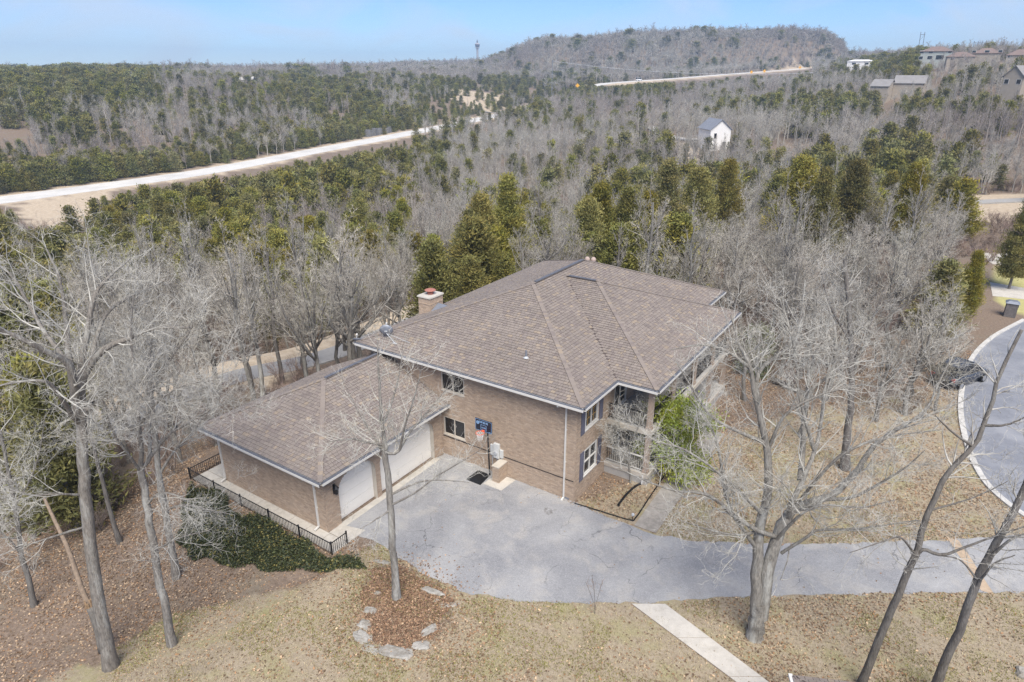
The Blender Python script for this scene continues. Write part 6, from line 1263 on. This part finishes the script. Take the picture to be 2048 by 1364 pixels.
# stone mailbox pillar
mp_ = ground_px(2018, 632); mx_ = empty('mailbox_pillar', mp_, 'dark stone mailbox pillar on the grass verge by the street', 'mailbox'); MB().box(mp_[0]-.45, mp_[0]+.45, mp_[1]-.45, mp_[1]+.45, 0, 1.3).build('pillar', STONEB, mx_)
MB().hexa([(mp_[0]+a*.55, mp_[1]+b*.55, 1.3) for a, b in ((-1, -1), (1, -1), (1, 1), (-1, 1))]+[(mp_[0]+a*.3, mp_[1]+b*.3, 1.5) for a, b in ((-1, -1), (1, -1), (1, 1), (-1, 1))]).build('cap', GREY, mx_); MB().box(mp_[0]+.45, mp_[0]+.5, mp_[1]-.14, mp_[1]+.14, .9, 1.12).build('letter_door', BLACK, mx_)
mb = MB(); r3 = np.random.default_rng(12)
for k in range(6):
    x = -.45
    while x < .44: w = min(r3.uniform(.18, .34), .45-x); mb.box(mp_[0]+x+.01, mp_[0]+x+w-.01, mp_[1]-.47, mp_[1]-.45, k*.215+.01, k*.215+.2); x += w
mb.build('stones', STONEB, mx_)
# the neighbour's roof under the camera
pk = gp(1586, 1352, 3.2); rd = unit((gp(1705, 1366, 3.2)-pk)[:2]); rn = np.array([rd[1], -rd[0]]); nb = empty('neighbour_house', (pk[0]+rd[0]*4, pk[1]+rd[1]*4, 0), 'shingled roof corner of a neighbouring house poking in at the bottom edge', 'house')
if rn@(CAM-pk)[:2] < 0: rn = -rn
def nq(s, o, z): return (pk[0]+rd[0]*s+rn[0]*o, pk[1]+rd[1]*s+rn[1]*o, z)
RN = Roof(); RN.plane([nq(0, 0, 3.2), nq(9, 0, 3.2), nq(5.5, 3.5, 4.7), nq(3.5, 3.5, 4.7)], seed=31); RN.plane([nq(0, 7, 3.2), nq(0, 0, 3.2), nq(3.5, 3.5, 4.7)], seed=32); RN.plane([nq(9, 0, 3.2), nq(9, 7, 3.2), nq(5.5, 3.5, 4.7)], seed=33); RN.plane([nq(9, 7, 3.2), nq(0, 7, 3.2), nq(3.5, 3.5, 4.7), nq(5.5, 3.5, 4.7)], seed=34); nr_ = RN.finish('roof', nb)
MB().bar(nq(-.06, -.1, 3.14), nq(-.06, 7, 3.14), .12, .1).build('gutter', TRIM, nr_); MB().bar(nq(-.1, -.05, 3.13), nq(9, -.05, 3.13), .04, .1).build('gutter', BROWNR, nr_)
MB().prism([nq(.5, .5, 0)[:2], nq(8.5, .5, 0)[:2], nq(8.5, 6.5, 0)[:2], nq(.5, 6.5, 0)[:2]], 0, 3.15).build('wall', BRICK, nb)
ps = ground_px(2052, 1350); rock('pinkish white rock at the lower right picture corner', 2052, 1350, .8, .6, .5, .3, 730)

# ------------------------------------------------------------------ far buildings, tower, signs, pylons
def far_house(name, label, px, py, D, w, d, h, rh, rz, mw, mr, kind='gable', wins=(), wing=None, sink=0., mat_w=GLASS):
    p = at_d(px, py, D); z = tz(p[0], p[1])
    z = p[2]-h*.5
    e = lempty(name, (p[0], p[1], z), label, 'house', None, rz); zb = -12.
    MB().box(-w/2, w/2, -d/2, d/2, zb, h).build('wall', mw, e); o = .5
    if kind == 'gable':
        MB().extr([(-w/2, -d/2, h), (w/2, -d/2, h), (0, -d/2, h+rh)], (0, d, 0)).build('gable', mw, e); rf = MB()
        for s in (-1, 1): k = rh/(w/2); rf.hexa([(s*(w/2+o), -d/2-o, h-o*k), (0, -d/2-o, h+rh), (0, d/2+o, h+rh), (s*(w/2+o), d/2+o, h-o*k), (s*(w/2+o), -d/2-o, h-o*k+.2), (0, -d/2-o, h+rh+.2), (0, d/2+o, h+rh+.2), (s*(w/2+o), d/2+o, h-o*k+.2)])
        rf.build('roof', mr, e)
    else:
        a = min(w, d)/2-.05; A_ = (w/2+o, d/2+o); q = [(-A_[0], -A_[1], h), (A_[0], -A_[1], h), (A_[0], A_[1], h), (-A_[0], A_[1], h)]; rx, ry = max(w/2-a, .2), max(d/2-a, .2)
        MB().hexa([(x, y, z_-.2) for x, y, z_ in q]+[(x, y, z_) for x, y, z_ in q]).hexa([(x, y, z_+.001) for x, y, z_ in q]+[(-rx, -ry, h+rh), (rx, -ry, h+rh), (rx, ry, h+rh), (-rx, ry, h+rh)]).build('roof', mr, e)
    for (u, z0, ww, hh, face) in wins:
        f = MB(); dd = -d/2-.06
        if face == 'x': f.box(w/2+.0, w/2+.08, u-ww/2, u+ww/2, z0, z0+hh)
        else: f.box(u-ww/2, u+ww/2, dd, dd+.08, z0, z0+hh)
        wn = f.build('window', TRIM, e); g = MB()
        if face == 'x': g.box(w/2+.081, w/2+.1, u-ww/2+.12, u+ww/2-.12, z0+.12, z0+hh-.12)
        else: g.box(u-ww/2+.12, u+ww/2-.12, dd-.02, dd-.001, z0+.12, z0+hh-.12)
        g.build('pane', mat_w, wn)
    return e
def face_cam(px, off=0.): return YAW*-1+math.atan((px-1024)/1446.)*-1+off
far_house('white_house', 'white gabled farmhouse with grey roof standing in the valley woods', 1428, 272, 300, 8.6, 12, 6.2, 3.6, face_cam(1428, .42), WHITEP, SLATE, wins=[(-2.2, 2.6, 1.3, 2.2, 'y'), (1.8, -.6, 1.4, 2.0, 'y'), (-3, 2.6, 1.3, 2, 'x'), (2, 2.6, 1.3, 2, 'x')])
W4 = [(-7, 1.2, 2.2, 1.8, 'y'), (-2.5, 1.2, 2.6, 2.0, 'y'), (2.5, 1.0, 4.2, 2.6, 'y'), (7, 1.2, 2, 1.8, 'y'), (-7, 4.4, 2.2, 1.6, 'y'), (-2.5, 4.4, 2.4, 1.6, 'y'), (7, 4.4, 2, 1.6, 'y')]
far_house('hilltop_house', 'grey-green hilltop house with brown hipped roof, leftmost on the right ridge', 1872, 113, 490, 15, 10, 5.6, 2.5, face_cam(1872, -.1), GREENW, BROWNR, 'hip', W4)
far_house('hilltop_house', 'low brown-roofed house wing on the right ridge beside the grey-green house', 1920, 118, 470, 13, 9, 2.4, 2.4, face_cam(1920, .1), TANW, BROWNR, 'hip', [(-4, .6, 2, 1.6, 'y'), (3, .6, 2, 1.6, 'y')])
far_house('hilltop_house', 'tallest brown-roofed house in the middle of the right ridge, under the pylon', 1972, 113, 480, 13, 9, 3.4, 2.6, face_cam(1972), TANW, BROWNR, 'hip', [(-6, 3.4, 2, 1.5, 'y'), (0, 3.4, 2.4, 1.5, 'y'), (6, 3.4, 2, 1.5, 'y')])
far_house('hilltop_house', 'brown-roofed house at the right picture edge on the ridge', 2042, 117, 470, 13, 9, 3.4, 2.8, face_cam(2042), TANW, BROWNR, 'hip', [(-5, 2, 2, 1.5, 'y'), (0, 2, 2, 1.5, 'y')])
far_house('woodland_house', 'long grey-roofed house half hidden by bare trees on the right slope', 1820, 172, 400, 10, 13, 3.0, 3.2, face_cam(1820, 1.45), TANW, GREYR, wins=[(-3, 1, 1.6, 1.5, 'y'), (3, 1, 1.6, 1.5, 'y'), (-4, 1, 1.6, 1.5, 'x'), (3, 1, 1.6, 1.5, 'x')])
far_house('woodland_house', 'low grey roof among trees left of the long grey-roofed house', 1765, 178, 395, 11, 8, 3.0, 2.8, face_cam(1765, 1.3), TANW, GREYR, wins=[(0, .6, 1.6, 1.4, 'x')])
far_house('woodland_house', 'tan gabled house at the right edge below the ridge', 2036, 164, 330, 6.5, 10, 4.4, 3.4, face_cam(2034, -.35), TANW, GREYR, wins=[(-2, 1.5, 1.6, 1.8, 'y'), (2, 1.5, 1.6, 1.8, 'y')])
far_house('white_building', 'low white flat building at the foot of the far hill', 1722, 127, 640, 20, 10, 3.4, 1.2, face_cam(1722), WHITEP, WHITEP, 'hip', [(-5, .8, 3, 1.6, 'y'), (4, .8, 3, 1.6, 'y')])
far_house('pale_barn', 'pale roofed barn showing between bare trees left on the skyline', 495, 162, 620, 15, 10, 2.0, 2.2, face_cam(495, 1.4), WHITEP, KERB, wins=[(0, .5, 3, 2.6, 'x')])
tp = at_d(955, 112, 2000); tw = empty('observation_tower', (tp[0], tp[1], tp[2]-70), 'tall slim observation tower with round dark top on the skyline', 'tower')
def TW(prof, nm, m): MB().lathe([(r_, z_+tp[2]) for r_, z_ in prof], (tp[0], tp[1], 0), 20).build(nm, m, tw)
TW([(3.4, -70), (2.7, 20)], 'shaft', TOWERM); TW([(2.8, 19), (6.2, 20.5), (6.2, 21.5), (3, 22)], 'lower_deck', TOWERM); TW([(3, 22), (5.6, 23.5), (6.4, 27), (6.4, 29.5), (3.4, 32.5)], 'cabin', TOWERD); TW([(6.5, 29.2), (6.6, 30), (3.5, 33)], 'cabin_roof', TOWERM); TW([(1.7, 32.5), (2.0, 36), (1.2, 38.5), (.2, 42)], 'mast', TOWERD)
def sign(label, px, py, D, s=1.0):
    p = at_d(px, py, D); z = tz(p[0], p[1]); e = empty('warning_sign', (p[0], p[1], z), label, 'road sign', 'yellow warning signs along the far road'); MB().tube([(p[0], p[1], min(z, p[2]-1)), (p[0], p[1], p[2])], .12, 6).build('post', GREY, e)
    d = unit((CAM-p)[:2]); n = np.array([-d[1], d[0]]); c = np.array([p[0]+d[0]*.2, p[1]+d[1]*.2, p[2]]); MB().extr([c+np.array([0, 0, -s*1.3]), c+np.array([n[0], n[1], 0])*s*1.3, c+np.array([0, 0, s*1.3]), c-np.array([n[0], n[1], 0])*s*1.3], (d[0]*.08, d[1]*.08, 0)).build('sign_board', YELLOW, e)
for a in (('yellow diamond road sign above bare trees at the picture centre', 1155, 171, 620, 1.35), ('yellow diamond sign, left of the near pair on the far road', 1503, 144, 800, 1.3), ('yellow diamond sign, right of the near pair on the far road', 1529, 142, 815, 1.3), ('yellow diamond sign, left of the upper pair at the road crest', 1600, 135, 870, 1.2), ('yellow diamond sign, right of the upper pair at the road crest', 1629, 133, 885, 1.2)): sign(*a)
def pylon(label, pxs, y0, y1, D):
    P0 = at_d(pxs[0][0], y0, D); e = empty('transmission_pylon', (P0[0], P0[1], P0[2]-20), label, 'pylon'); tops = []
    for a, b in pxs:
        q0, q1 = at_d(a, y0, D), at_d(b, y1, D); MB().tube([q0-[0, 0, 25], q1], .28, 6).build('pole', GREY, e); tops.append(q1*.85+q0*.15)
    MB().bar(tops[0]*1.1-tops[-1]*.1, tops[-1]*1.1-tops[0]*.1, .4, .4).build('cross_arm', GREY, e)
    for a, b in zip(tops[:-1], tops[1:]): MB().tube([a-[0, 0, 5], b+[0, 0, 0]], .1, 4).build('brace', GREY, e)
pylon('two-pole pylon on the ridge left of the hilltop houses', [(1840, 1842), (1848, 1850)], 98, 64, 760); pylon('three-pole pylon on the ridge above the hilltop houses', [(1946, 1949), (1954, 1957), (1962, 1965)], 106, 82, 700)
wl = empty('power_line', at_d(1105, 150, 640), 'thin power line strung across the woods below the far hill', 'power line')
wa_, wb_ = at_d(1105, 122, 640), at_d(1740, 138, 660); c = np.linspace(wa_, wb_, 30); c[:, 2] -= 4*np.linspace(0, 1, 30)*(1-np.linspace(0, 1, 30))*7; MB().tube(c, .13, 4).build('cable_or_ledge_line', LGREY, wl)
for q in (wa_, wb_): MB().tube([q-[0, 0, 28], q+[0, 0, 1]], .22, 6).build('pole', GREY, wl)
def ledge(label, px, py, D, L, h, seed):
    r = np.random.default_rng(seed); p = at_d(px, py, D); dd, par = polydist(np.array([p[0]]), np.array([p[1]]), HWY_C); i = int(par[0]); t = HWY_C[i+1]-HWY_C[i]; t = unit(t[:2]); n = np.array([-t[1], t[0]]); c = HWY_C[i][:2]+n*10.5; e = empty('rock_ledge', (*c, HWY_C[i][2]), label, 'rock ledge')
    for k in range(7):
        a = -L/2+L*k/7; w = L/7*1.02; o = r.uniform(-.6, .6); hh = h*r.uniform(.75, 1.1); q = [c+t*a+n*o, c+t*(a+w)+n*(o+r.uniform(-.4, .4)), c+t*(a+w)+n*6, c+t*a+n*6]; z = HWY_C[i][2]
        MB().hexa([(*v, z-1) for v in q]+[(*(v+n*r.uniform(0, .8)), z+hh) for v in q]).build('block', ROCKD, e)
ledge('dark cut rock ledge beside the highway at the bend', 860, 250, 395, 26, 3.6, 41)

# ------------------------------------------------------------------ air
hz = MB().box(-3150, 3150, -3150, 3150, -32, 110).build('haze', None); tag(hz, 'thin blue air over the valley', 'haze', kind='stuff')
hm = bpy.data.materials.new('haze_air'); hm.use_nodes = True; N = hm.node_tree.nodes; N.clear(); o_ = N.new('ShaderNodeOutputMaterial'); v_ = N.new('ShaderNodeVolumePrincipled'); v_.inputs['Color'].default_value = (.60, .79, 1, 1); v_.inputs['Density'].default_value = .0003; v_.inputs['Anisotropy'].default_value = .1; hm.node_tree.links.new(v_.outputs[0], o_.inputs['Volume']); hz.data.materials.append(hm)
